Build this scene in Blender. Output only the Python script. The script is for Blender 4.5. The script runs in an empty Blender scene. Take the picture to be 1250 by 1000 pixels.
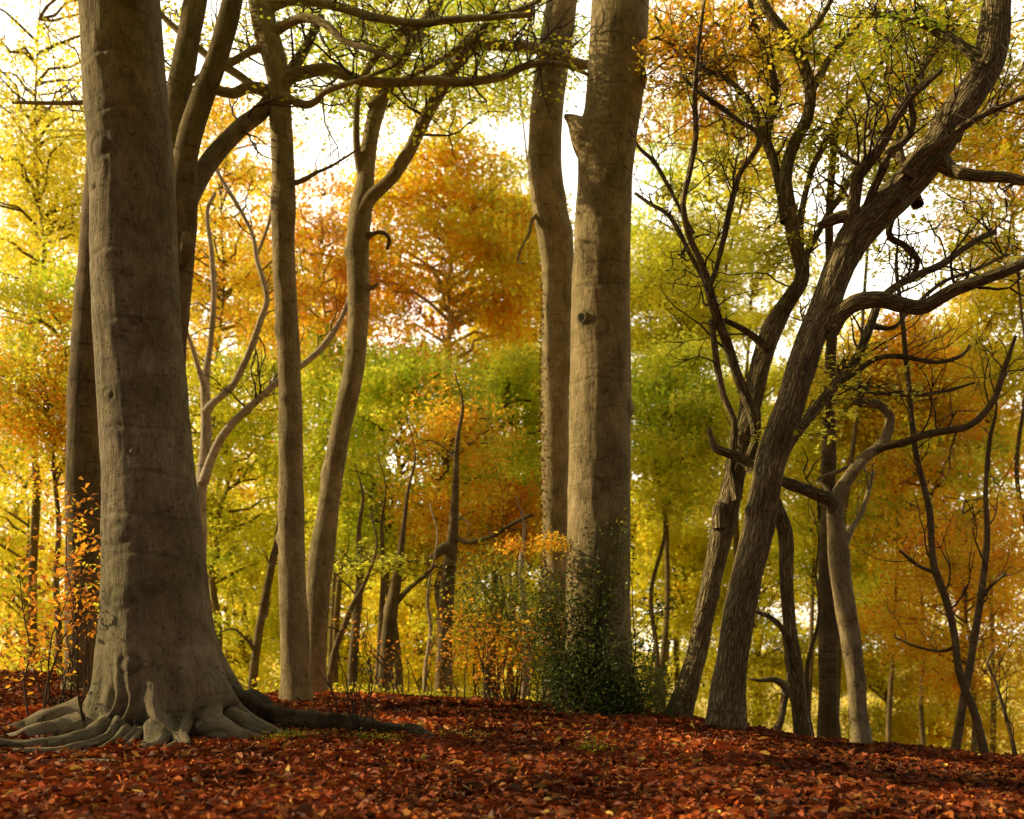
import bpy, math, numpy as np
R = math.radians
rng = np.random.default_rng(11)
C = bpy.context.scene.collection
SC = bpy.context.scene

# ------------------------------------------------------------------ camera
F = 1340.0; HOR = 790.0; CAMZ = 1.5
cam_d = bpy.data.cameras.new('camera'); cam = bpy.data.objects.new('camera', cam_d); C.objects.link(cam)
cam.location = (0, 0, CAMZ); cam.rotation_euler = (R(90), 0, 0)
cam_d.sensor_width = 36; cam_d.lens = F / 1250 * 36
cam_d.shift_y = (HOR - 500) / 1250
cam_d.clip_start = .1; cam_d.clip_end = 3000
cam_d.dof.use_dof = True; cam_d.dof.focus_distance = 10.2; cam_d.dof.aperture_fstop = 1.35
SC.camera = cam

def P(px, py, Y):
    """photo pixel at depth Y -> world point (used to lay out positions measured from the photograph)"""
    return np.array([(px - 625) / F * Y, Y, CAMZ + (HOR - py) / F * Y])

# ------------------------------------------------------------------ light
SUN_AZ, SUN_EL = 80, 24         # degrees to the left of the view direction; elevation
to_sun = np.array([-math.sin(R(SUN_AZ)) * math.cos(R(SUN_EL)), math.cos(R(SUN_AZ)) * math.cos(R(SUN_EL)), math.sin(R(SUN_EL))])
W = bpy.data.worlds.new('World'); SC.world = W; W.use_nodes = True
nt = W.node_tree; bgn = nt.nodes['Background']
sky = nt.nodes.new('ShaderNodeTexSky'); sky.sky_type = 'NISHITA'; sky.sun_disc = False
sky.sun_elevation = R(SUN_EL); sky.sun_rotation = R(-SUN_AZ)
sky.air_density = 1.0; sky.dust_density = 4.0; sky.ozone_density = 0.6
bgn.inputs['Strength'].default_value = 0.11
# thin bright haze and cloud over the clear sky
tc = nt.nodes.new('ShaderNodeTexCoord'); cn = nt.nodes.new('ShaderNodeTexNoise'); cn.inputs['Scale'].default_value = 2.6; cn.inputs['Detail'].default_value = 5
nt.links.new(tc.outputs['Generated'], cn.inputs['Vector'])
cm = nt.nodes.new('ShaderNodeMapRange'); cm.inputs[1].default_value = .35; cm.inputs[2].default_value = .62; cm.inputs[3].default_value = .72; cm.inputs[4].default_value = 1.0
nt.links.new(cn.outputs['Fac'], cm.inputs[0])
cx_ = nt.nodes.new('ShaderNodeMix'); cx_.data_type = 'RGBA'; nt.links.new(cm.outputs[0], cx_.inputs[0]); nt.links.new(sky.outputs[0], cx_.inputs[6]); 
# haze lobe added to shape light: bright ahead to backlight leaves, dim behind and overhead
nrm = nt.nodes.new('ShaderNodeVectorMath'); nrm.operation = 'NORMALIZE'; nt.links.new(tc.outputs['Generated'], nrm.inputs[0])
dt = nt.nodes.new('ShaderNodeVectorMath'); dt.operation = 'DOT_PRODUCT'; nt.links.new(nrm.outputs[0], dt.inputs[0]); dt.inputs[1].default_value = (-.22, .95, .22)
lm = nt.nodes.new('ShaderNodeMapRange'); lm.interpolation_type = 'SMOOTHSTEP'; lm.inputs[1].default_value = -.1; lm.inputs[2].default_value = 1.0; lm.inputs[3].default_value = .21; lm.inputs[4].default_value = 2.5
nt.links.new(dt.outputs['Value'], lm.inputs[0])
hz_ = nt.nodes.new('ShaderNodeVectorMath'); hz_.operation = 'SCALE'; hz_.inputs[0].default_value = (9.2, 8.5, 7.1); nt.links.new(lm.outputs[0], hz_.inputs['Scale'])
nt.links.new(hz_.outputs[0], cx_.inputs[7])

nt.links.new(cx_.outputs[2], bgn.inputs['Color'])
sun_d = bpy.data.lights.new('sun', 'SUN'); sun = bpy.data.objects.new('sun', sun_d); C.objects.link(sun)
sun_d.energy = 5.0; sun_d.angle = R(0.5); sun_d.color = (1.0, 0.76, 0.40)
from mathutils import Vector
sun.rotation_euler = Vector(to_sun).to_track_quat('Z', 'Y').to_euler()
sun.location = (-20, 10, 15)
SC.view_settings.view_transform = 'Standard'; SC.view_settings.look = 'None'; SC.view_settings.exposure = 0
try:
    cy = SC.cycles
    cy.max_bounces = 12; cy.diffuse_bounces = 12; cy.glossy_bounces = 2; cy.transmission_bounces = 4; cy.transparent_max_bounces = 4
    cy.caustics_reflective = False; cy.caustics_refractive = False
    cy.use_denoising = True
except Exception: pass

# ------------------------------------------------------------------ noise
def vnoise(p, seed=0):
    p = np.asarray(p, dtype=np.float64); i = np.floor(p).astype(np.int64); f = p - i; f = f * f * (3 - 2 * f)
    def h(a, b, c):
        n = (a * 374761393 + b * 668265263 + c * 2147483647 + seed * 1274126177) & 0x7fffffff
        n = ((n ^ (n >> 13)) * 1274126177) & 0x7fffffff
        n = (n ^ (n >> 16)) & 0xffff
        return n / 65535.0
    x, y, z = i[..., 0], i[..., 1], i[..., 2]; fx, fy, fz = f[..., 0], f[..., 1], f[..., 2]
    def l(a, b, t): return a + (b - a) * t
    return l(l(l(h(x, y, z), h(x + 1, y, z), fx), l(h(x, y + 1, z), h(x + 1, y + 1, z), fx), fy),
             l(l(h(x, y, z + 1), h(x + 1, y, z + 1), fx), l(h(x, y + 1, z + 1), h(x + 1, y + 1, z + 1), fx), fy), fz) * 2 - 1
def fbm(p, o=3, seed=0):
    p = np.asarray(p, float); s = 0; a = 1
    for k in range(o):
        s = s + a * vnoise(p * 2 ** k, seed + k * 17); a *= .5
    return s

# ------------------------------------------------------------------ ground shape
CX = np.array([-60, -6.8, -5, -3.64, -2.2, 0, 1.5, 2.6, 3.4, 4.4, 5.6, 8, 60.])
CPY = np.array([800, 824, 838, 847, 850, 858, 869, 886, 903, 911, 922, 945, 990.])
def yc_of(x): return 15.3 - 2.3 * np.clip((x - 0) / 3.0, 0, 1) ** 2 * (3 - 2 * np.clip((x - 0) / 3.0, 0, 1))
def ground(x, y):
    x = np.asarray(x, float); y = np.asarray(y, float)
    yc = yc_of(x)
    zc = CAMZ - (np.interp(x, CX, CPY) - HOR) / F * yc
    zc = np.clip(zc, -.6, 1.35)
    zn = .50 - .28 * np.clip((x + 1) / 7, 0, 1)
    s = np.clip((y - 3.5) / (yc - 3.5), 0, 1)
    z = zn + (zc - zn) * s ** 1.5
    d = np.clip(y - yc, 0, None)
    drop = 4.0 * (1 - np.exp(-(d / 9) ** 1.5))
    z = z - drop
    far = np.clip((y - 40) / 60, 0, 1); z = z * (1 - far) + (-3.2) * far
    p = np.stack([x * .55, y * .55, 0 * x], -1)
    z = z + .05 * vnoise(p, 3) * np.clip(y / 4, 0, 1) + .018 * vnoise(p * 4, 5)
    return z

# ------------------------------------------------------------------ mesh builder
class MB:
    def __init__(s): s.v = []; s.f = []; s.n = 0; s.a = {}; s.t = []
    def add(s, v, f, t=None, **attrs):
        s.v.append(np.asarray(v, np.float32))
        if f is not None and len(f): s.f.append(np.asarray(f, np.int32) + s.n)
        if t is not None and len(t): s.t.append(np.asarray(t, np.int32) + s.n)
        for k, a in attrs.items(): s.a.setdefault(k, []).append(np.asarray(a, np.float32))
        s.n += len(v)
    def build(s, name, mat, parent=None, smooth=True):
        v = np.concatenate(s.v); me = bpy.data.meshes.new(name)
        q = np.concatenate(s.f) if s.f else np.zeros((0, 4), np.int32)
        t = np.concatenate(s.t) if s.t else np.zeros((0, 3), np.int32)
        loops = np.concatenate([q.ravel(), t.ravel()]).astype(np.int32)
        starts = np.concatenate([np.arange(len(q)) * 4, len(q) * 4 + np.arange(len(t)) * 3]).astype(np.int32)
        me.vertices.add(len(v)); me.vertices.foreach_set('co', v.ravel())
        me.loops.add(len(loops)); me.loops.foreach_set('vertex_index', loops)
        me.polygons.add(len(starts)); me.polygons.foreach_set('loop_start', starts)
        me.update(calc_edges=True)
        me.polygons.foreach_set('use_smooth', np.full(len(starts), smooth, dtype=bool))
        for k, arrs in s.a.items():
            a = np.concatenate(arrs)
            if a.ndim == 1:
                at = me.attributes.new(k, 'FLOAT', 'POINT'); at.data.foreach_set('value', a)
            elif k == 'col':
                at = me.attributes.new(k, 'FLOAT_COLOR', 'POINT')
                at.data.foreach_set('color', np.concatenate([a, np.ones((len(a), 1), np.float32)], 1).ravel())
            else:
                at = me.attributes.new(k, 'FLOAT_VECTOR', 'POINT'); at.data.foreach_set('vector', a.ravel())
        me.materials.append(mat)
        o = bpy.data.objects.new(name, me); C.objects.link(o)
        if parent is not None:
            o.parent = parent; o.matrix_parent_inverse.identity()
            o.location = tuple(-np.array(parent.location))
        return o
def empty(name, loc, label, cat, group=None):
    o = bpy.data.objects.new(name, None); o.empty_display_size = .3; C.objects.link(o); o.location = tuple(float(a) for a in loc)
    o['label'] = label; o['category'] = cat
    group = group or GROUPS.get(name)
    if group: o['group'] = group
    return o
GROUPS = dict(beech_tree='tall beeches along the crest of the bank', oak_tree='gnarled oaks on the right of the bank', young_tree='slender young trees near the crest of the bank', dead_sapling='dead saplings on the right of the bank',
              fallen_stick='sticks lying on the fallen leaves', moss_tuft='moss patches on the bank', bare_shrub='bare twiggy shrubs on the bank', beech_sapling='orange leaved saplings', ivy_bush='dark leaved shrubs around the middle trunks')

# ------------------------------------------------------------------ tubes
def catmull(pts, step):
    pts = np.asarray(pts, float)
    if len(pts) == 2: 
        n = max(2, int(np.linalg.norm((pts[1] - pts[0])[:3]) / step) + 1)
        return pts[0] + (pts[1] - pts[0]) * np.linspace(0, 1, n)[:, None]
    ext = np.vstack([2 * pts[0] - pts[1], pts, 2 * pts[-1] - pts[-2]]); out = []
    for i in range(len(pts) - 1):
        p0, p1, p2, p3 = ext[i:i + 4]; n = max(2, int(np.linalg.norm((p2 - p1)[:3]) / step) + 1)
        t = np.linspace(0, 1, n, endpoint=(i == len(pts) - 2))[:, None]
        out.append(.5 * ((2 * p1) + (-p0 + p2) * t + (2 * p0 - 5 * p1 + 4 * p2 - p3) * t ** 2 + (-p0 + 3 * p1 - 3 * p2 + p3) * t ** 3))
    return np.vstack(out)
def frames(p):
    t = np.gradient(p, axis=0); t /= np.linalg.norm(t, axis=1)[:, None] + 1e-9
    a = np.zeros_like(p); r = np.array([1., 0, 0]) if abs(t[0][0]) < .8 else np.array([0, 1., 0])
    for i in range(len(p)):
        r = r - t[i] * np.dot(r, t[i]); r /= np.linalg.norm(r) + 1e-9; a[i] = r
    return t, a, np.cross(t, a)
def tube(mb, pr, step=.06, seg=20, bump=.06, bfreq=2.2, cap=True, fine=0.0, tone=1.0, rfun=None, smoothpts=True):
    """pr: rows (x, y, z, r). Sweeps a bumpy tapering tube."""
    q = catmull(pr, step) if smoothpts else np.asarray(pr, float)
    p, r = q[:, :3], np.clip(q[:, 3], .002, None)
    t, a, b = frames(p); n = len(p)
    th = np.linspace(0, 2 * np.pi, seg, endpoint=False)
    s = np.concatenate([[0], np.cumsum(np.linalg.norm(np.diff(p, axis=0), axis=1))])
    off = rng.uniform(-50, 50, 3)
    cs, sn = np.cos(th), np.sin(th)
    bk = np.stack([r[:, None] * cs, r[:, None] * sn, np.repeat(s[:, None], seg, 1)], -1)
    rr = np.repeat(r[:, None], seg, 1)
    if bump:
        q3 = np.stack([np.broadcast_to(cs * 1.2, rr.shape), np.broadcast_to(sn * 1.2, rr.shape), np.broadcast_to((s * bfreq)[:, None], rr.shape)], -1) + off
        rr = rr * (1 + bump * fbm(q3, 2))
    if fine: rr = rr + fine * fbm(bk * np.array([14, 14, 3.0]) + off, 2)
    tn = np.full(rr.shape, tone)
    if rfun is not None: rr, tn = rfun(p, th, s, rr, tn)
    v = p[:, None, :] + rr[..., None] * (cs[None, :, None] * a[:, None, :] + sn[None, :, None] * b[:, None, :])
    i = np.arange(n - 1)[:, None] * seg; j = np.arange(seg)[None, :]; j2 = (j + 1) % seg
    f = np.stack([i + j, i + j2, i + seg + j2, i + seg + j], -1).reshape(-1, 4)
    v = v.reshape(-1, 3); bkf = (bk + off).reshape(-1, 3); tnf = tn.reshape(-1); tris = None
    if cap:
        v = np.vstack([v, p[-1] + t[-1] * r[-1] * .25]); bkf = np.vstack([bkf, bkf[-1]]); tnf = np.append(tnf, tnf[-1])
        k = (n - 1) * seg; tris = np.stack([k + np.arange(seg), k + (np.arange(seg) + 1) % seg, np.full(seg, n * seg)], -1)
    mb.add(v, f, tris, bk=bkf, tone=tnf)
    return q
_TH5 = np.linspace(0, 2 * np.pi, 5, endpoint=False)
def twig(mb, p, r, seg=5):
    p = np.asarray(p, float); n = len(p); r = np.asarray(r, float)
    t, a, b = frames(p); th = np.linspace(0, 2 * np.pi, seg, endpoint=False)
    v = p[:, None, :] + r[:, None, None] * (np.cos(th)[None, :, None] * a[:, None, :] + np.sin(th)[None, :, None] * b[:, None, :])
    i = np.arange(n - 1)[:, None] * seg; j = np.arange(seg)[None, :]
    f = np.stack([i + j, i + (j + 1) % seg, i + seg + (j + 1) % seg, i + seg + j], -1).reshape(-1, 4)
    mb.add(v.reshape(-1, 3), f, None, bk=v.reshape(-1, 3), tone=np.ones(n * seg))

# ------------------------------------------------------------------ leaves
PAL = dict(yellow=(.95, .86, .11), gold=(.95, .70, .065), orange=(.94, .47, .04), rust=(.78, .32, .04), lime=(.84, .92, .11),
           green=(.50, .64, .06), dgreen=(.20, .27, .035), olive=(.70, .66, .06), pink=(.88, .62, .36), holly=(.11, .16, .04), brown=(.24, .10, .03))
def palcols(mix, n):
    k = list(mix); w = np.array([mix[a] for a in k], float); w /= w.sum()
    base = np.array([PAL[a] for a in k])
    return base[rng.choice(len(k), n, p=w)]
def leaves(mb, pos, col, size, up=.30, aspect=.62, fold=.12, axis=None):
    """leaf blades as small diamonds, mostly facing the sky, folded along the midrib"""
    n = len(pos)
    nn = rng.normal(size=(n, 3)); nn[:, 2] = np.abs(nn[:, 2]) ; nn = nn * (1 - up) * 1.1 + np.array([0, 0, up]); nn /= np.linalg.norm(nn, axis=1)[:, None]
    ax = rng.normal(size=(n, 3)) if axis is None else axis + rng.normal(size=(n, 3)) * .5
    ax -= nn * (ax * nn).sum(1)[:, None]; ax /= np.linalg.norm(ax, axis=1)[:, None] + 1e-9
    bx = np.cross(nn, ax)
    L = (size * rng.uniform(.6, 1.25, n))[:, None]; w = L * aspect
    v = np.stack([pos - ax * L * .5, pos + bx * w * .5 + nn * fold * L, pos + ax * L * .5, pos - bx * w * .5 + nn * fold * L], 1).reshape(-1, 3)
    f = np.arange(n * 4).reshape(n, 4)
    c = np.repeat(col * rng.uniform(.75, 1.2, (n, 1)), 4, 0)
    mb.add(v, f, None, col=np.clip(c, .003, .85))
def spray(mb, tip, d, L, wid, n, col, size, droop=.25, wood=None, wr=.006, up=.3, zj=0.0):
    """one flat drooping fan of leaves on alternate side shoots along a twig that ends at tip"""
    d = np.asarray(d, float); d = d / (np.linalg.norm(d) + 1e-9)
    side = np.cross(d, [0, 0, 1.]); side /= np.linalg.norm(side) + 1e-9
    base = tip - d * L
    k = max(4, int(L / .22)); tq = (rng.integers(0, k, n) + rng.normal(0, .12, n)) / k
    tq = np.clip(tq, 0, 1); sg = rng.choice([-1, 1], n); u = rng.uniform(0, 1, n) ** .75
    reach = wid * (np.sin(np.pi * np.clip(tq * .85 + .12, 0, 1)) ** .8)
    pos = base + d * (tq * L)[:, None] + (side * (sg * u * reach)[:, None]) + d * (u * reach * .7)[:, None]
    pos[:, 2] += -droop * L * (tq ** 2) - .28 * droop * (u * reach) ** 1.3 + rng.normal(0, .035 + .03 * L + zj, n)
    axis = side * sg[:, None] + d * .8
    leaves(mb, pos, col, size, up=up, axis=axis)
    if wood is not None:
        t = np.linspace(0, 1, 5); p = base + d * (t * L)[:, None]; p[:, 2] -= droop * L * t ** 2
        twig(wood, p, np.linspace(wr, wr * .35, 5))
        for kk in range(1, k, 2 if k > 5 else 1):
            t0 = kk / k; r0 = wid * math.sin(math.pi * min(1, t0 * .85 + .12)) ** .8
            for sgn in (-1, 1):
                uu = np.linspace(0, .85, 3)
                pp = base + d * t0 * L + side * (sgn * uu * r0)[:, None] + d * (uu * r0 * .7)[:, None]
                pp[:, 2] += -droop * L * t0 ** 2 - .28 * droop * (uu * r0) ** 1.3
                twig(wood, pp, np.array([.5, .35, .2]) * wr, 4)

# ------------------------------------------------------------------ materials
def mat(name):
    m = bpy.data.materials.new(name); m.use_nodes = True; n = m.node_tree; n.nodes.clear()
    out = n.nodes.new('ShaderNodeOutputMaterial'); return m, n, out
def N(n, t, **kw):
    x = n.nodes.new(t)
    for k, v in kw.items():
        if k.startswith('i_'):
            kk = k[2:]; x.inputs[int(kk) if kk.isdigit() else kk].default_value = v
        else: setattr(x, k, v)
    return x
def leaf_mat(name, trans=.5, gloss=.04, rough=.45, tint=(1.05, 1.0, .8)):
    m, n, out = mat(name); L = n.links.new
    at = N(n, 'ShaderNodeAttribute', attribute_name='col')
    geo = N(n, 'ShaderNodeNewGeometry'); nz = N(n, 'ShaderNodeTexNoise', i_Scale=1.3); L(geo.outputs['Position'], nz.inputs['Vector'])
    hs = N(n, 'ShaderNodeHueSaturation'); L(at.outputs['Color'], hs.inputs['Color'])
    mr = N(n, 'ShaderNodeMapRange', i_3=.72, i_4=1.28); mr.inputs[1].default_value = .3; mr.inputs[2].default_value = .7
    L(nz.outputs['Fac'], mr.inputs[0]); L(mr.outputs[0], hs.inputs['Value'])
    df = N(n, 'ShaderNodeBsdfDiffuse'); tr = N(n, 'ShaderNodeBsdfTranslucent'); gl = N(n, 'ShaderNodeBsdfGlossy', i_Roughness=rough)
    L(hs.outputs[0], df.inputs[0])
    mx = N(n, 'ShaderNodeMix', data_type='RGBA', blend_type='MULTIPLY'); mx.inputs[0].default_value = 1; mx.inputs[7].default_value = (*[t * 1.15 for t in tint], 1)
    L(hs.outputs[0], mx.inputs[6]); L(mx.outputs[2], tr.inputs[0])
    ms = N(n, 'ShaderNodeMixShader'); ms.inputs[0].default_value = trans; L(df.outputs[0], ms.inputs[1]); L(tr.outputs[0], ms.inputs[2])
    m2 = N(n, 'ShaderNodeMixShader'); m2.inputs[0].default_value = gloss; L(ms.outputs[0], m2.inputs[1]); L(gl.outputs[0], m2.inputs[2])
    L(m2.outputs[0], out.inputs[0]); return m
def bark_mat(name, c_dark, c_mid, c_light, streak=(26, 26, 3.2), bump=.35, blotch=1.6, wrinkle=.5, moss=(.07, .075, .02), mossamt=.35, furrow=0.0):
    m, n, out = mat(name); L = n.links.new
    at = N(n, 'ShaderNodeAttribute', attribute_name='bk'); tone = N(n, 'ShaderNodeAttribute', attribute_name='tone')
    def mapped(sc):
        mp = N(n, 'ShaderNodeMapping'); mp.inputs['Scale'].default_value = sc; L(at.outputs['Vector'], mp.inputs[0]); return mp.outputs[0]
    n1 = N(n, 'ShaderNodeTexNoise', i_Scale=1.0, i_Detail=6.0, i_Roughness=.65); L(mapped(streak), n1.inputs['Vector'])
    n2 = N(n, 'ShaderNodeTexNoise', i_Scale=blotch, i_Detail=5.0, i_Roughness=.6); L(at.outputs['Vector'], n2.inputs['Vector'])
    n3 = N(n, 'ShaderNodeTexNoise', i_Scale=1.0, i_Detail=3.0); L(mapped((2.2, 2.2, 22)), n3.inputs['Vector'])
    n4 = N(n, 'ShaderNodeTexNoise', i_Scale=24.0, i_Detail=4.0); L(at.outputs['Vector'], n4.inputs['Vector'])
    cr = N(n, 'ShaderNodeValToRGB'); e = cr.color_ramp.elements
    e[0].position = .28; e[0].color = (*c_dark, 1); e[1].position = .74; e[1].color = (*c_light, 1); k = e.new(.5); k.color = (*c_mid, 1)
    mxv = N(n, 'ShaderNodeMath', operation='MULTIPLY_ADD'); L(n1.outputs['Fac'], mxv.inputs[0]); mxv.inputs[1].default_value = .42
    ad = N(n, 'ShaderNodeMath', operation='MULTIPLY'); L(n2.outputs['Fac'], ad.inputs[0]); ad.inputs[1].default_value = .58
    L(ad.outputs[0], mxv.inputs[2])
    n6 = N(n, 'ShaderNodeTexNoise', i_Scale=7.0, i_Detail=8.0, i_Roughness=.72); L(mapped((1, 1, .6)), n6.inputs['Vector'])
    m6 = N(n, 'ShaderNodeMapRange', i_1=.3, i_2=.7, i_3=-.16, i_4=.16); L(n6.outputs['Fac'], m6.inputs[0])
    a6 = N(n, 'ShaderNodeMath', operation='ADD'); L(mxv.outputs[0], a6.inputs[0]); L(m6.outputs[0], a6.inputs[1]); L(a6.outputs[0], cr.inputs[0])
    # thin horizontal wrinkles
    wr = N(n, 'ShaderNodeMapRange', i_1=.60, i_2=.70, i_3=1.0, i_4=1.0 - wrinkle); L(n3.outputs['Fac'], wr.inputs[0])
    # dark specks
    sp = N(n, 'ShaderNodeMapRange', i_1=.60, i_2=.70, i_3=1.0, i_4=.42); L(n4.outputs['Fac'], sp.inputs[0])
    mul = N(n, 'ShaderNodeMath', operation='MULTIPLY'); L(wr.outputs[0], mul.inputs[0]); L(sp.outputs[0], mul.inputs[1])
    mul2 = N(n, 'ShaderNodeMath', operation='MULTIPLY'); L(mul.outputs[0], mul2.inputs[0]); L(tone.outputs['Fac'], mul2.inputs[1])
    hs = N(n, 'ShaderNodeHueSaturation'); L(cr.outputs[0], hs.inputs['Color']); L(mul2.outputs[0], hs.inputs['Value'])
    # algae film
    n5 = N(n, 'ShaderNodeTexNoise', i_Scale=.9, i_Detail=4.0); L(at.outputs['Vector'], n5.inputs['Vector'])
    ma = N(n, 'ShaderNodeMapRange', i_1=.45, i_2=.7, i_3=0.0, i_4=mossamt); L(n5.outputs['Fac'], ma.inputs[0])
    mx = N(n, 'ShaderNodeMix', data_type='RGBA'); L(ma.outputs[0], mx.inputs[0]); L(hs.outputs[0], mx.inputs[6]); mx.inputs[7].default_value = (*moss, 1)
    hsrc = n1.outputs['Fac']; hmul = N(n, 'ShaderNodeMath', operation='MULTIPLY_ADD'); L(hsrc, hmul.inputs[0]); hmul.inputs[1].default_value = 1.0
    ws = N(n, 'ShaderNodeMath', operation='MULTIPLY'); L(mul.outputs[0], ws.inputs[0]); ws.inputs[1].default_value = .5; L(ws.outputs[0], hmul.inputs[2])
    h6 = N(n, 'ShaderNodeMath', operation='MULTIPLY_ADD'); L(n6.outputs['Fac'], h6.inputs[0]); h6.inputs[1].default_value = 1.6; L(hmul.outputs[0], h6.inputs[2]); hout = h6.outputs[0]
    if furrow:
        vo = N(n, 'ShaderNodeTexVoronoi', feature='DISTANCE_TO_EDGE', i_Scale=1.0)
        wb = N(n, 'ShaderNodeMix', data_type='RGBA'); wb.inputs[0].default_value = .12
        nz = N(n, 'ShaderNodeTexNoise', i_Scale=7.0); L(at.outputs['Vector'], nz.inputs['Vector'])
        L(mapped((42, 42, 4.2)), wb.inputs[6]); sc = N(n, 'ShaderNodeVectorMath', operation='SCALE'); L(nz.outputs['Color'], sc.inputs[0]); sc.inputs['Scale'].default_value = 12
        L(sc.outputs[0], wb.inputs[7]); L(wb.outputs[2], vo.inputs['Vector'])
        fr = N(n, 'ShaderNodeMapRange', i_1=0.0, i_2=.32, i_3=0.0, i_4=1.0); L(vo.outputs['Distance'], fr.inputs[0])
        f2 = N(n, 'ShaderNodeMath', operation='MULTIPLY_ADD'); L(fr.outputs[0], f2.inputs[0]); f2.inputs[1].default_value = furrow; L(hout, f2.inputs[2]); hout = f2.outputs[0]
        dk = N(n, 'ShaderNodeMapRange', i_1=0.0, i_2=.9, i_3=.35, i_4=1.1); L(fr.outputs[0], dk.inputs[0])
        h3 = N(n, 'ShaderNodeHueSaturation'); L(mx.outputs[2], h3.inputs['Color']); L(dk.outputs[0], h3.inputs['Value']); colout = h3.outputs[0]
    else: colout = mx.outputs[2]
    bp = N(n, 'ShaderNodeBump', i_Strength=bump, i_Distance=.045); L(hout, bp.inputs['Height'])
    b = N(n, 'ShaderNodeBsdfPrincipled', i_Roughness=.88); b.inputs['Specular IOR Level'].default_value = .18
    L(colout, b.inputs['Base Color']); L(bp.outputs[0], b.inputs['Normal']); L(b.outputs[0], out.inputs[0]); return m
M_leaf = leaf_mat('autumn_leaf', .64, .02)
M_holly = leaf_mat('glossy_evergreen_leaf', .3, .04, .4)
M_litter = leaf_mat('dry_leaf', .12, .015, .5)
M_beech = bark_mat('beech_bark', (.12, .10, .058), (.28, .235, .14), (.50, .43, .28), streak=(55, 55, 9), moss=(.15, .145, .06), mossamt=.5, bump=.8, wrinkle=.22)
M_beech2 = bark_mat('smooth_beech_bark', (.15, .118, .06), (.36, .29, .155), (.60, .49, .285), moss=(.17, .16, .06), streak=(48, 48, 7), bump=.6, wrinkle=.25, mossamt=.25)
M_pale = bark_mat('pale_bark', (.26, .21, .14), (.55, .46, .33), (.75, .66, .5), streak=(30, 30, 7), mossamt=.3)
M_oak = bark_mat('furrowed_bark', (.19, .145, .068), (.47, .38, .20), (.68, .56, .33), streak=(30, 30, 5), bump=.8, wrinkle=.1, moss=(.10, .10, .02), mossamt=.45, furrow=1.4)
M_dark = bark_mat('dark_bark', (.07, .052, .026), (.19, .14, .072), (.33, .25, .13), bump=.4, mossamt=.5)
M_moss = bark_mat('mossy_bark', (.03, .022, .011), (.075, .055, .026), (.15, .11, .055), bump=.9, moss=(.06, .065, .015), mossamt=.5)
def ground_mat():
    m, n, out = mat('leaf_litter_soil'); L = n.links.new
    geo = N(n, 'ShaderNodeNewGeometry')
    vo = N(n, 'ShaderNodeTexVoronoi', i_Scale=16.0); L(geo.outputs['Position'], vo.inputs['Vector'])
    sep = N(n, 'ShaderNodeSeparateColor'); L(vo.outputs['Color'], sep.inputs[0])
    cr = N(n, 'ShaderNodeValToRGB'); e = cr.color_ramp.elements
    e[0].position = 0; e[0].color = (.035, .012, .006, 1); e[1].position = 1; e[1].color = (.19, .06, .02, 1)
    for p, c in ((.4, (.085, .022, .009)), (.7, (.13, .032, .011))):
        k = e.new(p); k.color = (*c, 1)
    L(sep.outputs[0], cr.inputs[0])
    nz = N(n, 'ShaderNodeTexNoise', i_Scale=.8, i_Detail=5.0); L(geo.outputs['Position'], nz.inputs['Vector'])
    mr = N(n, 'ShaderNodeMapRange', i_1=.4, i_2=.65, i_3=0.0, i_4=.6); L(nz.outputs['Fac'], mr.inputs[0])
    mx = N(n, 'ShaderNodeMix', data_type='RGBA'); L(mr.outputs[0], mx.inputs[0]); L(cr.outputs[0], mx.inputs[6]); mx.inputs[7].default_value = (.035, .02, .01, 1)
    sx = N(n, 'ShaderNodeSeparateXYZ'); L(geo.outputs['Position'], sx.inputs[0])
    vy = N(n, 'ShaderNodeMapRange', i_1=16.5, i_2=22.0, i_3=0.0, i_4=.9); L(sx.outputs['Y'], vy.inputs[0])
    my = N(n, 'ShaderNodeMix', data_type='RGBA'); L(vy.outputs[0], my.inputs[0]); L(mx.outputs[2], my.inputs[6]); my.inputs[7].default_value = (.62, .46, .06, 1); mx = my  # ground behind the crest turned gold to bounce light into the foliage
    bp = N(n, 'ShaderNodeBump', i_Strength=.6, i_Distance=.03); L(vo.outputs['Distance'], bp.inputs['Height'])
    b = N(n, 'ShaderNodeBsdfPrincipled', i_Roughness=.85); L(mx.outputs[2], b.inputs['Base Color']); L(bp.outputs[0], b.inputs['Normal']); L(b.outputs[0], out.inputs[0]); return m
M_ground = ground_mat()
def plain(name, col, rough=.9):
    m, n, out = mat(name); L = n.links.new
    geo = N(n, 'ShaderNodeNewGeometry'); nz = N(n, 'ShaderNodeTexNoise', i_Scale=25.0, i_Detail=4.0); L(geo.outputs['Position'], nz.inputs['Vector'])
    cr = N(n, 'ShaderNodeValToRGB'); e = cr.color_ramp.elements; e[0].color = (*[c * .5 for c in col], 1); e[1].color = (*[min(1, c * 1.5) for c in col], 1)
    L(nz.outputs['Fac'], cr.inputs[0]); b = N(n, 'ShaderNodeBsdfPrincipled', i_Roughness=rough); L(cr.outputs[0], b.inputs['Base Color']); L(b.outputs[0], out.inputs[0]); return m
M_hole_shade = plain('knot_hole_shade', (.012, .009, .006))
M_twig = plain('twig_wood', (.075, .05, .03))
M_stem = plain('dry_twig_wood', (.20, .13, .075))

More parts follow.
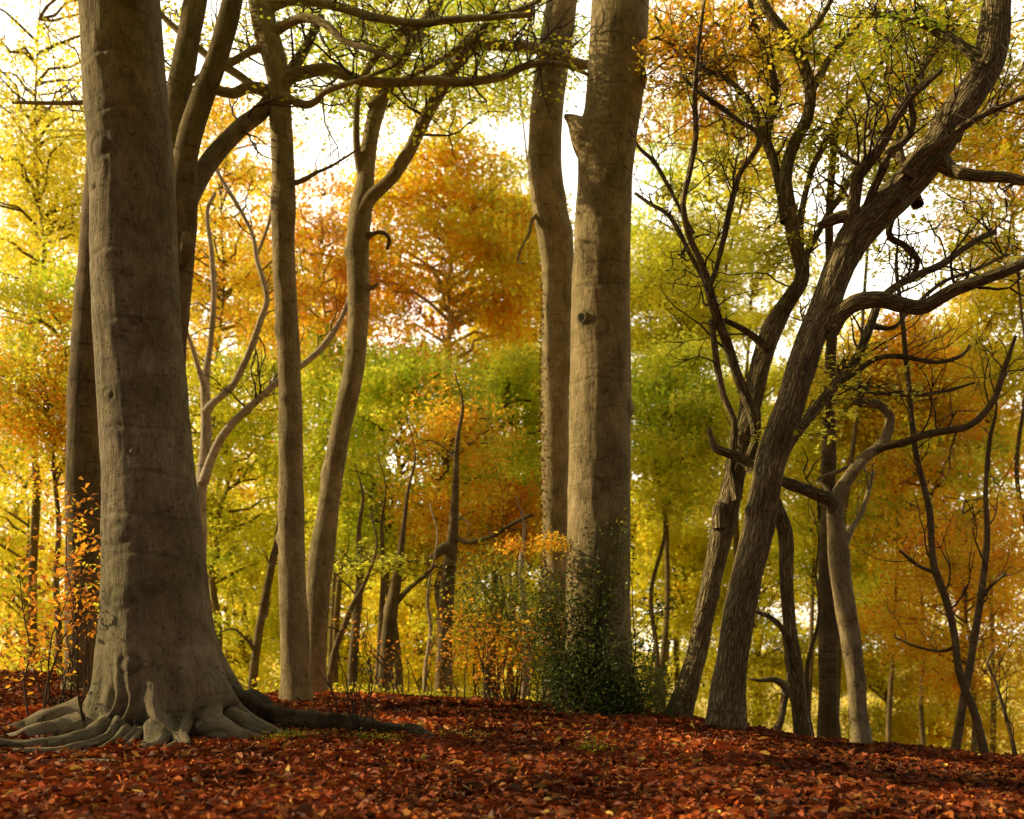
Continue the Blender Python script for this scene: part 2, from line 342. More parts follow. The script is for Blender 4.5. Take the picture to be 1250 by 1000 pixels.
# ------------------------------------------------------------------ ground sheet
def axis_lines(a, b, step, far, grow=1.25):
    c = list(np.arange(a, b + 1e-6, step)); s = step; x = b
    while x < far: s *= grow; x += s; c.append(x)
    s = step; x = a; l = []
    while x > -far: s *= grow; x -= s; l.append(x)
    return np.array(l[::-1] + c)
gx = axis_lines(-11, 11, .11, 900); gy = axis_lines(2.5, 19, .11, 900)
X, Yg = np.meshgrid(gx, gy); Z = ground(X, Yg)
nx, ny = len(gx), len(gy); g = MB()
i = np.arange(ny - 1)[:, None] * nx; j = np.arange(nx - 1)[None, :]
g.add(np.stack([X, Yg, Z], -1).reshape(-1, 3), np.stack([i + j, i + j + 1, i + nx + j + 1, i + nx + j], -1).reshape(-1, 4))
go = g.build('ground', M_ground); go['kind'] = 'structure'

# fallen leaves: uncountable carpet
def ground_leaves(n, y0, y1, size, mixcols, lift=.012, flat=.55, mask=None):
    y = rng.uniform(y0 ** 2, y1 ** 2, n) ** .5; x = rng.uniform(-.54, .54, n) * y
    if mask is not None:
        k = mask(x, y); x, y = x[k], y[k]
    n = len(x); z = ground(x, y) + rng.uniform(0, lift * 2, n)
    pos = np.stack([x, y, z], -1)
    nn = rng.normal(size=(n, 3)) * (1 - flat); nn[:, 2] = np.abs(nn[:, 2]) + flat; nn /= np.linalg.norm(nn, axis=1)[:, None]
    ax = rng.normal(size=(n, 3)); ax -= nn * (ax * nn).sum(1)[:, None]; ax /= np.linalg.norm(ax, axis=1)[:, None]; bx = np.cross(nn, ax)
    L = (size * rng.choice([.55, .8, 1.0, 1.15, 1.5], n, p=[.2, .25, .25, .2, .1]) * rng.uniform(.85, 1.15, n))[:, None]; w = L * rng.uniform(.34, .7, (n, 1)); cu = L * rng.uniform(-.15, .42, (n, 1)); cu2 = L * rng.uniform(-.05, .25, (n, 1))
    b0 = pos - ax * L * .5 + nn * cu2; t0 = pos + ax * L * .5 + nn * cu2
    l1 = pos - ax * L * .14 + bx * w * .5 + nn * cu; l2 = pos + ax * L * .2 + bx * w * .42 + nn * cu
    r1 = pos - ax * L * .14 - bx * w * .5 + nn * cu; r2 = pos + ax * L * .2 - bx * w * .42 + nn * cu
    v = np.stack([b0, l1, l2, t0, r2, r1], 1).reshape(-1, 3); k = np.arange(n)[:, None] * 6
    f = np.concatenate([k + np.array([0, 3, 2, 1]), k + np.array([0, 5, 4, 3])])
    c = mixcols(n, pos); c = np.repeat(c * rng.uniform(.55, 1.35, (n, 1)), 6, 0)
    return v, f, c
def lit_cols(n, pos):
    base = np.array([(.20, .042, .012), (.28, .062, .015), (.38, .11, .022), (.12, .032, .012), (.46, .20, .04), (.16, .065, .026), (.46, .30, .06), (.065, .026, .013)])
    w = np.array([.27, .24, .13, .14, .06, .08, .015, .065]); w /= w.sum()
    c = base[rng.choice(len(base), n, p=w)]
    d = fbm(pos * np.array([.8, .8, 0]) + 7, 3)                # bare damp patches are darker and browner
    return c * 1.22 * np.clip(1 + .6 * d, .35, 1.7)[:, None]
def bare(x, y):      # fewer leaves on the trodden soil in front of the big beech
    d = fbm(np.stack([x * .9, y * 1.6, 0 * x], -1) + 3, 3)
    near = np.clip(1 - np.hypot((x + 3.6) / 2.6, (y - 8.9) / 1.5), 0, 1)
    return rng.uniform(0, 1, len(x)) > np.clip(.05 + .5 * (d > .45) + .85 * near, 0, .93)
fl = MB()
for n_, a_, b_ in ((90000, 4.5, 10, ), (120000, 9, 17.5)):
    v, f, c = ground_leaves(n_, a_, b_, .084, lit_cols, mask=bare); fl.add(v, f, None, col=np.clip(c, .003, .8))
v, f, c = ground_leaves(50000, 17, 34, .13, lambda n_, p_: palcols(dict(yellow=4, gold=4, lime=2, orange=2), n_)); fl.add(v, f, None, col=np.clip(c, .003, .8))  # gold litter behind the crest, coloured to bounce light
# leaves drifted against the roots of the big beech
nd = 5200; ad = rng.uniform(0, 2 * np.pi, nd); rd = rng.uniform(.75, 2.0, nd); xd = -3.36 + rd * np.cos(ad) * 1.0; yd = 10.5 + rd * np.sin(ad) * .82
v, f, c = ground_leaves(nd, 9, 10, .08, lit_cols)
old = v.reshape(nd, 6, 3).mean(1); hd = .012 + .10 * np.clip(1 - np.abs(rd - 1.15) / .55, 0, 1) * np.clip(.3 + vnoise(np.stack([np.cos(ad) * 3, np.sin(ad) * 3, 0 * ad], -1), 4), 0, 1) * rng.uniform(0, 1, nd)
new = np.stack([xd, yd, ground(xd, yd) + hd], -1); v = (v.reshape(nd, 6, 3) + (new - old)[:, None, :]).reshape(-1, 3); fl.add(v, f, None, col=np.clip(c, .003, .8))
o = fl.build('fallen_leaves', M_litter, smooth=False); o['kind'] = 'stuff'; o['label'] = 'red brown fallen beech leaves carpeting the bank'; o['category'] = 'fallen leaves'

tl = MB()
for _ in range(420):
    y = rng.uniform(5.0 ** 2, 16 ** 2) ** .5; x = rng.uniform(-.52, .52) * y; L_ = rng.uniform(.1, .4); an = rng.uniform(0, np.pi); t = np.linspace(-.5, .5, 6)
    c = np.stack([x + t * L_ * math.cos(an) + rng.normal(0, .008, 6), y + t * L_ * math.sin(an) + rng.normal(0, .008, 6), 0 * t], -1); c[:, 2] = ground(c[:, 0], c[:, 1]) + .025 + t * rng.uniform(0, .1); r_ = rng.uniform(.002, .005)
    twig(tl, c, np.linspace(r_, r_ * .5, 6), 5)
o = tl.build('twig_litter', M_stem); o['kind'] = 'stuff'; o['label'] = 'thin broken twigs scattered among the fallen leaves'; o['category'] = 'twig litter'
gc = MB()
for _ in range(900):
    y = rng.uniform(15.8, 26); x = rng.uniform(-.52, .52) * y; h_ = rng.uniform(.15, .9) * np.clip((y - 15) / 4, .3, 1.4); n = int(rng.uniform(20, 60)); z0 = float(ground(x, y))
    c = np.array([x, y, z0]) + rng.normal(size=(n, 3)) * np.array([.3, .3, 0]) + np.stack([np.zeros(n), np.zeros(n), rng.uniform(.02, h_, n)], -1)
    mx_ = dict(lime=4, yellow=3, green=3, gold=1) if rng.uniform() < .75 else dict(orange=2, gold=3, brown=1); bc = palcols(mx_, 1)[0]
    leaves(gc, c, np.where(rng.uniform(size=(n, 1)) < .7, bc[None], palcols(mx_, n)), .085, up=.4)
o = gc.build('undergrowth', M_leaf, smooth=False); o['kind'] = 'stuff'; o['label'] = 'low yellow green undergrowth behind the crest of the bank'; o['category'] = 'undergrowth'

# ------------------------------------------------------------------ tree helpers
class Tree:
    """one tree: an Empty at its foot, woody parts and foliage as children"""
    def __init__(s, name, base, label, cat='tree', group=None, bark=None):
        s.o = empty(name, base, label, cat, group); s.base = np.array(base, float); s.bark = bark; s.nodes = []; s.crown = None; s.tw = MB()
    def stem(s, part, rows, Y, bark=None, Y1=None, seg=28, step=.06, bump=.05, fine=0.004, root=False, label=None, rfun=None, flare=0.0, deep=.35, knobs=0, taper_cap=True, wob=0.0):
        """rows: (px, py, width px) measured along the stem from low to high (or inner to outer)"""
        rows = np.array(rows, float); n = len(rows); Y1 = Y if Y1 is None else Y1
        t = np.linspace(0, 1, n); Yd = Y + (Y1 - Y) * t + (wob * np.sin(t * 7 + rows[0, 0]) * t)
        p = np.array([P(a, b, y) for (a, b, _), y in zip(rows, Yd)]); r = rows[:, 2] * Yd / F / 2
        pr = np.column_stack([p, r])
        if root:
            gz = float(ground(pr[0, 0], pr[0, 1]))
            low = pr[0].copy(); low[2] = gz - deep; low[3] = pr[0, 3] * (1 + flare * 1.3)
            pr = pr[pr[:, 2] > gz + .12]
            mid = pr[0].copy(); mid[2] = gz + .03; mid[3] = pr[0, 3] * (1 + flare); mid[:2] = low[:2]
            rows3 = [low, mid]
            if pr[0, 2] > gz + .6:
                m2 = mid.copy(); m2[2] = gz + .35; m2[:2] = mid[:2] * .75 + pr[0, :2] * .25; m2[3] = pr[0, 3] * (1 + flare * .25); rows3.append(m2)
            pr = np.vstack([rows3, pr])
        mb = MB(); 
        if knobs:
            ks = rng.uniform(.1, .9, knobs); kt = rng.uniform(0, 2 * np.pi, knobs); ka = rng.uniform(.1, .3, knobs); kw = rng.uniform(.05, .12, knobs)
            old = rfun
            def rf(p_, th, s_, rr, tn):
                if old is not None: rr, tn = old(p_, th, s_, rr, tn)
                for a, b, c, d in zip(ks, kt, ka, kw):
                    ds = (s_ - a * s_[-1])[:, None] / d; dth = (np.angle(np.exp(1j * (th - b))))[None, :] / .45
                    k = np.exp(-ds ** 2 - dth ** 2); rr = rr * (1 + c * k); tn = tn * (1 - .5 * np.exp(-(ds * 2.2) ** 2 - (dth * 2.2) ** 2))
                return rr, tn
            rfun = rf
        q = tube(mb, pr, step, seg, bump, 2.2, True, fine, 1.0, rfun)
        b = mb.build(part, bark or s.bark, s.o)
        if label: b['label'] = label
        s.nodes.append(q[::max(1, int(.15 / step))])
        return q
    def twigs(s, q, n, L=(.5, 1.3), r0=.3, levels=2, t0=.25, mb=None, up=.3, ends=None):
        """bare side shoots that fork, growing out of the stem polyline q"""
        own = mb is None; mb = mb if mb is not None else s.tw
        for _ in range(n):
            i = int(rng.uniform(t0, .98) * (len(q) - 1)); p = q[i, :3]; tg = q[min(i + 2, len(q) - 1), :3] - q[max(i - 2, 0), :3]; tg /= np.linalg.norm(tg) + 1e-9
            s._grow(mb, p, tg, rng.uniform(*L), max(.006, min(.02, q[i, 3] * r0)), levels, up, ends)
    def _grow(s, mb, p, tg, L, r, lev, up, ends):
        d = tg * .6 + rng.normal(size=3) * .55 + np.array([0, 0, up]); d /= np.linalg.norm(d)
        n = 7; pts = [p]; dirs = [d]
        for k in range(n - 1):
            d = d + rng.normal(size=3) * .24 + np.array([0, 0, .05]); d /= np.linalg.norm(d); pts.append(pts[-1] + d * L / (n - 1)); dirs.append(d)
        pts = np.array(pts); twig(mb, pts, np.linspace(r, r * .35, n), 6 if r > .012 else 5)
        if ends is not None and lev <= 1:
            for k in range(2, n): ends.append((pts[k], dirs[k]))
        if lev > 1:
            for _ in range(rng.integers(2, 4)):
                k = rng.integers(2, n); s._grow(mb, pts[k], dirs[k], L * rng.uniform(.45, .75), r * .6, lev - 1, up * .5, ends)
    def canopy(s, blobs, size, per=110, L=(.7, 1.3), zmin=-9):
        """blobs: (px, py, rx, ry, Y, dY, n sprays, colour mix): leafy sprays, each on a twig back to the nearest wood of this tree"""
        nodes = np.vstack(s.nodes); nodes = nodes[nodes[:, 2] > zmin]; s.crown = s.crown or MB()
        for (px, py, rx, ry, Y, dY, ns, mix) in blobs:
            for _ in range(ns):
                a = rng.uniform(0, 2 * np.pi); rr = math.sqrt(rng.uniform()); y = Y + rng.uniform(-dY, dY)
                tip = P(px + rx * rr * math.cos(a), py + ry * rr * math.sin(a), y)
                dd = np.linalg.norm(nodes[:, :3] - tip, axis=1) + .8 * np.clip(nodes[:, 2] - tip[2], 0, None)
                k = int(np.argmin(dd)); n0 = nodes[k, :3]
                d = tip - n0; d[2] *= .25; d += rng.normal(size=3) * .45 * np.array([1, 1, .2])
                if np.linalg.norm(d[:2]) < .1: d = np.array([rng.normal(), rng.normal(), 0])
                d /= np.linalg.norm(d); l = rng.uniform(*L)
                base = tip - d * l
                t = np.linspace(0, 1, 7)[:, None]; c = n0 * (1 - t) + base * t; c[:, 2] += (.12 * np.linalg.norm(base - n0) * np.sin(np.pi * t[:, 0])); c[1:-1] += rng.normal(size=(5, 3)) * .05
                lw = np.linalg.norm(base - n0)
                if lw > .15: twig(s.tw, c, np.linspace(min(.018, .007 + .004 * lw), .006, 7), 5)
                n = int(per * rng.uniform(.6, 1.3)); base_c = palcols(mix, 1)[0]
                col = np.where(rng.uniform(size=(n, 1)) < .65, base_c[None, :], palcols(mix, n))
                spray(s.crown, tip, d, l, l * rng.uniform(.35, .55), n, col, size, up=.55, droop=rng.uniform(.05, .4), wood=s.tw)
    def finish(s, size=None):
        if s.tw.n: s.tw.build('twigs', M_twig, s.o)['kind'] = 'stuff'
        if s.crown is not None and s.crown.n: s.crown.build('crown', M_leaf, s.o, smooth=False)

# ------------------------------------------------------------------ 1. the big beech on the left
def big_beech():
    Y = 10.5; bx = float(P(197, 900, Y)[0]); gz = float(ground(bx, Y))
    T = Tree('beech_tree', (bx, Y, gz), 'massive grey beech at the left with wide spreading roots', bark=M_beech)
    rows = np.array([(202, 930, 122), (198, 860, 122), (192, 800, 121), (190, 740, 119), (187, 660, 117), (180, 560, 108), (172, 450, 105), (165, 340, 104), (161, 220, 99.5), (153, 110, 98), (147, 20, 96), (140, -110, 94), (128, -340, 86)], float)
    p = np.array([P(a, b, Y) for a, b, _ in rows]); r = rows[:, 2] * Y / F / 2
    q = catmull(np.column_stack([p, r]), .022)
    low = q[0].copy(); m = int((q[0, 2] - (gz - .35)) / .022)
    if m > 0: q = np.vstack([np.column_stack([np.full(m, low[0]), np.full(m, low[1]), gz - .35 + np.arange(m) * .022, np.full(m, low[3])]), q])
    q = q[q[:, 2] > gz - .36]
    # roots: angle (0 = right, -90 = towards the camera), reach, height of flare, angular width
    roots = [(-172, .48, .60, .22), (-150, .42, .48, .18), (-131, .34, .36, .13), (-116, .34, .48, .10), (-103, .28, .46, .08), (-91, .14, .3, .07), (-74, .42, .50, .19), (-52, .34, .40, .11),
             (-33, .58, .48, .18), (-12, .66, .56, .18), (18, .8, .6, .24), (60, .6, .4, .25), (105, .6, .4, .25), (150, .7, .4, .25)]
    scars = [(5.95, 1.9, .35), (4.55, -1.2, .9), (5.2, -2.2, .6), (3.55, -1.7, .8), (2.75, -2.0, .7), (2.35, -1.5, .9), (1.9, -1.9, .6), (6.5, -1.5, .8), (4.0, -2.4, .5), (2.45, -2.3, .5), (1.55, -2.1, .4), (3.1, -1.0, .6), (7.0, -1.8, .7)]
    eyes = [(6.15, -2.05, .13, .022), (5.35, -1.1, .05, .02), (4.95, -1.4, .05, .02), (2.55, -1.95, .12, .02), (4.5, -1.3, .05, .025), (1.35, -1.75, .1, .02), (2.05, -1.3, .09, .015), (3.85, -2.1, .07, .02), (5.8, -2.35, .05, .02), (1.95, -2.0, .14, .018), (3.3, -1.55, .05, .015), (6.8, -1.2, .06, .02)]
    def rf(pp, th, s, rr, tn):
        h = (pp[:, 2] - gz)[:, None]; hh = np.clip(h, 0, None)
        rr = rr * (1 + .10 * np.exp(-hh / .55))
        for ang, A, hk, w in roots:
            wob = .16 * np.sin(hh * 9 + ang)
            d = np.angle(np.exp(1j * (th[None, :] - R(ang) - wob * np.clip(1 - hh / .6, 0, 1))))
            ww = w * (.58 + .95 * (1 - np.exp(-hh / .5)))
            rr = rr + A * np.exp(-(hh / hk) ** 1.15) * np.exp(-(d / ww) ** 2) * (.6 + .4 * np.exp(-hh / .15))
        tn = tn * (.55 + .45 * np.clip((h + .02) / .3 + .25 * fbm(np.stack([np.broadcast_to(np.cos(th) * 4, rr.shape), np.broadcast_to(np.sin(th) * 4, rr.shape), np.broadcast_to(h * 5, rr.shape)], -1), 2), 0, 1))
        # low ridges carried up the trunk
        rr = rr + .012 * np.cos(th[None, :] * 5 + 1.3 + .5 * h) * np.exp(-hh / 2.5)
        z = pp[:, 2][:, None]
        for zs, ts, wd in scars:
            dth = np.angle(np.exp(1j * (th[None, :] - ts))); zz = zs + .025 * np.sin(dth * 3 + zs) - .05 * dth ** 2
            k = np.exp(-((z - zz) / .018) ** 2) * np.exp(-(dth / wd) ** 2); rr = rr - .010 * k; tn = tn * (1 - .38 * k)
            k2 = np.exp(-((z - zz + .05) / .05) ** 2) * np.exp(-(dth / wd) ** 2); rr = rr + .008 * k2
        for zs, ts, wd, dp in eyes:
            dth = np.angle(np.exp(1j * (th[None, :] - ts))) * .45; d = np.hypot(dth / wd, (z - zs) / (wd * .75)); ring = np.exp(-((d - 1) / .3) ** 2); cen = np.exp(-(d / .55) ** 2)
            rr = rr + dp * .7 * np.exp(-(d / 1.1) ** 2) - dp * .6 * ring; tn = tn * (1 - .4 * ring) * (1 - .35 * cen)
        return rr, tn
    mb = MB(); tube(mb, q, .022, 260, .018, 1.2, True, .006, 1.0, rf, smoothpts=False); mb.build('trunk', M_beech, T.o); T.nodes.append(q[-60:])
    for rws, y1 in (([(140, -120, 50), (60, -190, 34), (-60, -230, 26), (-180, -260, 12)], 9), ([(135, -180, 50), (230, -260, 36), (360, -300, 26), (500, -330, 12)], 8.5), ([(130, -300, 60), (150, -420, 44), (200, -560, 20)], 10)): T.stem('limb', rws, Y, Y1=y1, seg=16)
    rm = dict(olive=3, green=4, yellow=3, gold=2)
    T.canopy([(100, -330, 420, 170, 9.6, 3.2, 150, rm), (150, -560, 300, 120, 10.5, 3, 60, rm)], .15, per=75, L=(1.2, 2.2), zmin=9.3); T.finish()  # out-of-view crown, added to cut down sky light from overhead
    # surface roots running out from the flare
    def root(pts, bark=None, seg=18, lift=.0, label=None):
        mb = MB(); a = []
        for (dx, dy, w, up) in pts:
            x, y = bx + dx, Y + dy; a.append((x, y, float(ground(x, y)) + up + lift, w))
        tube(mb, a, .02, seg, .30, 5.0, True, .012); o = mb.build('root', bark or M_beech, T.o)
        if label: o['label'] = label
    root([(-.75, .0, .17, .18), (-1.15, -.12, .12, .05), (-1.4, -.22, .055, -.005), (-1.7, -.3, .022, -.015), (-1.85, -.3, .01, -.03)])
    root([(-.6, -.42, .15, .12), (-.95, -.62, .09, .03), (-1.2, -.72, .045, -.005), (-1.45, -.86, .02, -.012), (-1.6, -.95, .01, -.03)])
    root([(-.30, -.62, .085, .20), (-.42, -.86, .065, .09), (-.75, -1.12, .055, .045), (-1.15, -1.22, .055, .04), (-1.5, -1.4, .04, .01), (-1.8, -1.5, .03, -.03)])
    root([(-.17, -.62, .07, .22), (-.24, -.88, .05, .08), (-.52, -1.28, .04, .03), (-.85, -1.36, .035, .0), (-1.1, -1.45, .03, -.04)])
    root([(-.10, -.66, .05, .16), (-.14, -.95, .03, .05), (-.30, -1.3, .024, .01), (-.42, -1.5, .016, -.02)])
    root([(-.04, -.64, .05, .14), (-.08, -.95, .028, .05), (-.18, -1.28, .02, .01), (-.22, -1.5, .014, -.02)])
    root([(.0, -.62, .05, .14), (.0, -.92, .026, .05), (-.05, -1.2, .02, .01), (-.07, -1.42, .014, -.02)])
    root([(.16, -.60, .13, .14), (.20, -.86, .10, .03), (.12, -1.12, .06, -.02), (.05, -1.3, .03, -.05)])
    root([(.40, -.52, .05, .2), (.42, -.8, .035, .06), (.36, -1.02, .03, .01), (.2, -1.2, .02, -.03)])
    root([(.55, -.42, .14, .14), (.85, -.56, .10, .04), (1.1, -.52, .06, -.01), (1.35, -.6, .03, -.05)])
    root([(.66, -.16, .14, .18), (.98, -.2, .09, .06), (1.2, -.26, .05, .0), (1.45, -.2, .03, -.05)])
    root([(-.45, -1.75, .03, -.02), (-.1, -1.72, .04, .005), (.3, -1.75, .035, .0), (.7, -1.68, .02, -.04)])
    root([(.62, .20, .22, .26), (.95, .25, .15, .13), (1.35, .20, .13, .06), (1.7, .24, .10, .075), (2.0, .13, .11, .02), (2.3, .10, .075, .035), (2.5, -.02, .085, -.01), (2.62, -.3, .05, -.015), (2.72, -.5, .03, -.05)], M_moss, 24, label='long dark mossy root reaching right')
big_beech()

# ------------------------------------------------------------------ 2. the other stems on the bank
gnd = lambda px, Y: (float(P(px, 0, Y)[0]), Y, float(ground(P(px, 0, Y)[0], Y)))

T = Tree('beech_tree', gnd(105, 14.0), 'dark straight trunk half hidden behind the left edge of the massive beech', bark=M_dark)
T.stem('trunk', [(103, 830, 50), (104, 720, 46), (103, 600, 44), (105, 500, 43), (111, 400, 44), (120, 300, 44), (130, 150, 42), (140, -60, 40)], 14.0, root=True, flare=.35)
T.finish()

T = Tree('beech_tree', gnd(188, 13.2), 'forked brown tree standing right behind the massive beech', bark=M_dark)
T.stem('trunk', [(188, 840, 56), (192, 600, 52), (202, 440, 48), (211, 340, 46), (217, 290, 43), (222, 245, 38), (226, 195, 30), (235, 155, 29), (249, 115, 27), (264, 75, 26), (274, 40, 25), (284, 0, 24), (300, -80, 21)], 13.2, root=True, flare=.3, knobs=4)
T.stem('limb', [(212, 280, 36), (208, 200, 34), (213, 140, 30), (224, 80, 28), (233, 30, 27), (242, -20, 26), (250, -90, 22)], 13.3, Y1=13.9)
q1 = T.stem('limb', [(218, 262, 30), (235, 232, 24), (250, 206, 23), (270, 180, 22), (295, 155, 21), (318, 137, 20), (335, 118, 18), (352, 92, 15), (372, 60, 12), (392, 20, 9)], 13.2, Y1=15.2)
T.stem('burl', [(222, 325, 10), (227, 306, 20), (226, 284, 9)], 13.05)
T.twigs(q1, 6, (.5, 1.1), levels=2, t0=.4)
T.finish()

# slim tree with the long top limbs
T2 = Tree('beech_tree', gnd(361, 14.4), 'slim straight trunk lit along its left edge, limbs spreading both ways near its top', bark=M_beech2)
T2.stem('trunk', [(361, 850, 38), (359, 770, 35), (356, 660, 32), (355, 550, 29), (353, 440, 28), (348, 350, 27), (346, 290, 27), (346, 250, 31), (346, 220, 28), (343, 160, 27), (341, 112, 27), (335, 72, 29), (325, 38, 30), (318, 0, 29), (308, -70, 26)], 14.4, root=True, flare=.22, seg=40, knobs=7, step=.04)
a = T2.stem('limb', [(339, 112, 20), (352, 96, 17), (370, 89, 15), (400, 84, 14), (418, 90, 13), (440, 98, 12.5), (470, 101, 12), (500, 100, 11), (530, 99, 11), (560, 101, 10), (590, 98, 10), (615, 93, 9), (635, 83, 9), (655, 78, 8), (690, 80, 6), (720, 92, 4)], 14.4, Y1=14.2, seg=14, knobs=5)
b = T2.stem('limb', [(341, 118, 16), (356, 122, 11), (372, 128, 9), (385, 124, 8), (397, 112, 8), (420, 104, 7), (445, 96, 5), (470, 84, 4)], 14.35, Y1=13.8, seg=12)
c = T2.stem('limb', [(338, 118, 18), (322, 110, 15), (303, 107, 14), (285, 114, 13), (262, 110, 12), (240, 111, 12), (215, 115, 11), (190, 119, 10), (150, 121, 8), (100, 125, 6), (60, 126, 5), (15, 125, 4)], 14.4, Y1=13.9, seg=12, knobs=4)
d = T2.stem('limb', [(336, 60, 14), (312, 60, 10), (285, 75, 9), (258, 88, 8), (230, 100, 7), (208, 106, 5)], 14.4, Y1=14.2, seg=10)
e = T2.stem('limb', [(330, 118, 12), (308, 104, 10), (285, 88, 10), (262, 75, 9), (243, 60, 9), (225, 44, 8), (205, 26, 7), (180, 0, 6)], 14.35, Y1=14.4, seg=10)
f_ = T2.stem('limb', [(330, 40, 16), (350, 30, 12), (372, 22, 11), (398, 30, 10), (420, 50, 8), (450, 60, 6), (480, 72, 4)], 14.4, Y1=13.5, seg=10)
f2 = T2.stem('limb', [(325, 10, 14), (360, 0, 12), (410, 8, 11), (460, 22, 10), (510, 28, 9), (560, 24, 8), (620, 20, 6)], 14.4, Y1=13.7, seg=10)
h = T2.stem('limb', [(350, 222, 12), (362, 223, 7), (374, 218, 6), (386, 211, 5), (402, 204, 4), (422, 192, 3), (440, 180, 2)], 14.4, Y1=14.4, seg=8)
for q, n in ((a, 16), (b, 6), (c, 9), (d, 4), (e, 5), (f_, 6), (f2, 10), (h, 6)): T2.twigs(q, n, (.4, 1.1), levels=2, t0=.2)
T2.canopy([(420, 22, 120, 50, 15.5, 1.3, 18, dict(green=4, olive=4, yellow=1)), (395, 105, 60, 35, 15.2, .8, 6, dict(green=4, olive=3)), (560, 30, 110, 45, 15.4, 1.0, 13, dict(green=4, olive=4, gold=1)),
           (285, 35, 70, 45, 15.2, .6, 9, dict(olive=3, yellow=3, green=2)), (590, 105, 90, 30, 15.2, .6, 7, dict(green=4, olive=3)), (70, 80, 70, 60, 14.2, .6, 9, dict(yellow=4, lime=2, olive=2))], .07, per=100)
T2.finish()

T3 = Tree('beech_tree', gnd(384, 15.6), 'leaning trunk crossing behind the foot of the slim straight one and forking high up', bark=M_beech2)
T3.stem('trunk', [(384, 850, 31), (385, 790, 28), (387, 735, 29), (391, 690, 31), (397, 646, 28), (405, 590, 26), (412, 544, 25), (424, 490, 25), (433, 442, 25), (438, 374, 26), (437, 330, 27), (437, 295, 29), (441, 255, 27), (446, 222, 22), (448, 195, 20), (455, 155, 19), (468, 112, 19), (487, 72, 19), (508, 42, 18), (527, 15, 17), (550, -40, 14)], 15.6, root=True, flare=.25, seg=36, knobs=7, step=.04)
a = T3.stem('limb', [(440, 262, 20), (451, 243, 17), (464, 231, 15), (482, 213, 15), (500, 184, 15), (514, 155, 15), (530, 125, 15), (546, 96, 16), (560, 74, 16), (580, 56, 14), (600, 54, 14), (625, 56, 13), (650, 58, 13), (680, 66, 13), (705, 78, 12), (735, 78, 10), (770, 70, 7)], 15.55, Y1=14.9, seg=18, knobs=4)
b = T3.stem('limb', [(443, 220, 12), (436, 185, 9), (435, 150, 8), (438, 112, 8), (450, 82, 9), (472, 56, 9), (492, 38, 10), (530, 27, 9), (580, 22, 8), (650, 18, 6)], 15.6, Y1=14.5, seg=10)
c = T3.stem('limb', [(545, 95, 12), (560, 60, 9), (585, 35, 8), (620, 18, 7), (660, 0, 6)], 15.45, Y1=14.4, seg=10)
d = T3.stem('limb', [(450, 130, 10), (490, 100, 7), (530, 78, 7), (570, 52, 6), (610, 30, 5)], 15.55, Y1=14.6, seg=8)
T3.stem('broken_stub', [(446, 290, 13), (456, 285, 7), (466, 284, 6), (473, 288, 5.5), (475, 296, 5), (472, 304, 4)], 15.55, seg=10, bark=M_dark, bump=.25)
T3.stem('broken_stub', [(446, 350, 12), (455, 351, 6), (462, 346, 3)], 15.55, seg=10)
for q, n in ((a, 14), (b, 8), (c, 6), (d, 6)): T3.twigs(q, n, (.4, 1.2), levels=2, t0=.25)
T3.canopy([(500, 50, 130, 50, 16.4, .7, 16, dict(green=4, olive=4, yellow=1)), (470, 125, 70, 30, 16.2, .5, 5, dict(olive=2, green=2, gold=1)), (600, 115, 60, 35, 16.2, .5, 6, dict(green=3, olive=2)), (690, 60, 60, 45, 16.5, .5, 8, dict(green=3, olive=2))], .07, per=100)
T3.finish()

T4 = Tree('beech_tree', gnd(678, 15.45), 'slim sinuous beech standing to the left of the thick upright beech trunk', bark=M_beech2)
def ivyr(p, th, s, rr, tn): return rr, tn
T4.stem('trunk', [(679, 870, 38), (678, 760, 33), (677.5, 646, 31.5), (677.5, 540, 33), (678.5, 440, 35), (681, 340, 38), (678, 290, 43), (673, 265, 43), (667, 225, 42), (665, 180, 41), (669, 120, 40), (677, 60, 39), (684, 15, 39), (694, -60, 36)], 15.45, root=True, flare=.3, seg=64, step=.03, bump=.03, knobs=6)
T4.stem('broken_stub', [(664, 255, 8), (650, 268, 5), (646, 285, 4), (638, 300, 3.5), (632, 318, 3), (640, 322, 2)], 15.4, Y1=15.0, seg=8)
iv = MB(); nI = 900; tI = rng.uniform(0, 1, nI) ** .8; pyI = 330 + 440 * tI; q4 = T4.nodes[0]
zz4 = CAMZ + (HOR - pyI) / F * 15.45; kI = np.argmin(np.abs(q4[:, 2][None] - zz4[:, None]), 1); aI = R(-172) + rng.normal(0, .16 + .25 * tI, nI); rI = q4[kI, 3] + rng.uniform(.0, .03, nI)
posI = np.stack([q4[kI, 0] + rI * np.cos(aI), q4[kI, 1] + rI * np.sin(aI), zz4], -1); leaves(iv, posI, palcols(dict(brown=4, dgreen=2, olive=1), nI), .045, up=.1); ivo = iv.build('ivy', M_litter, T4.o, smooth=False); ivo['kind'] = 'stuff'; ivo['label'] = 'withered ivy flecks clinging to the lit left side'
T4.finish()

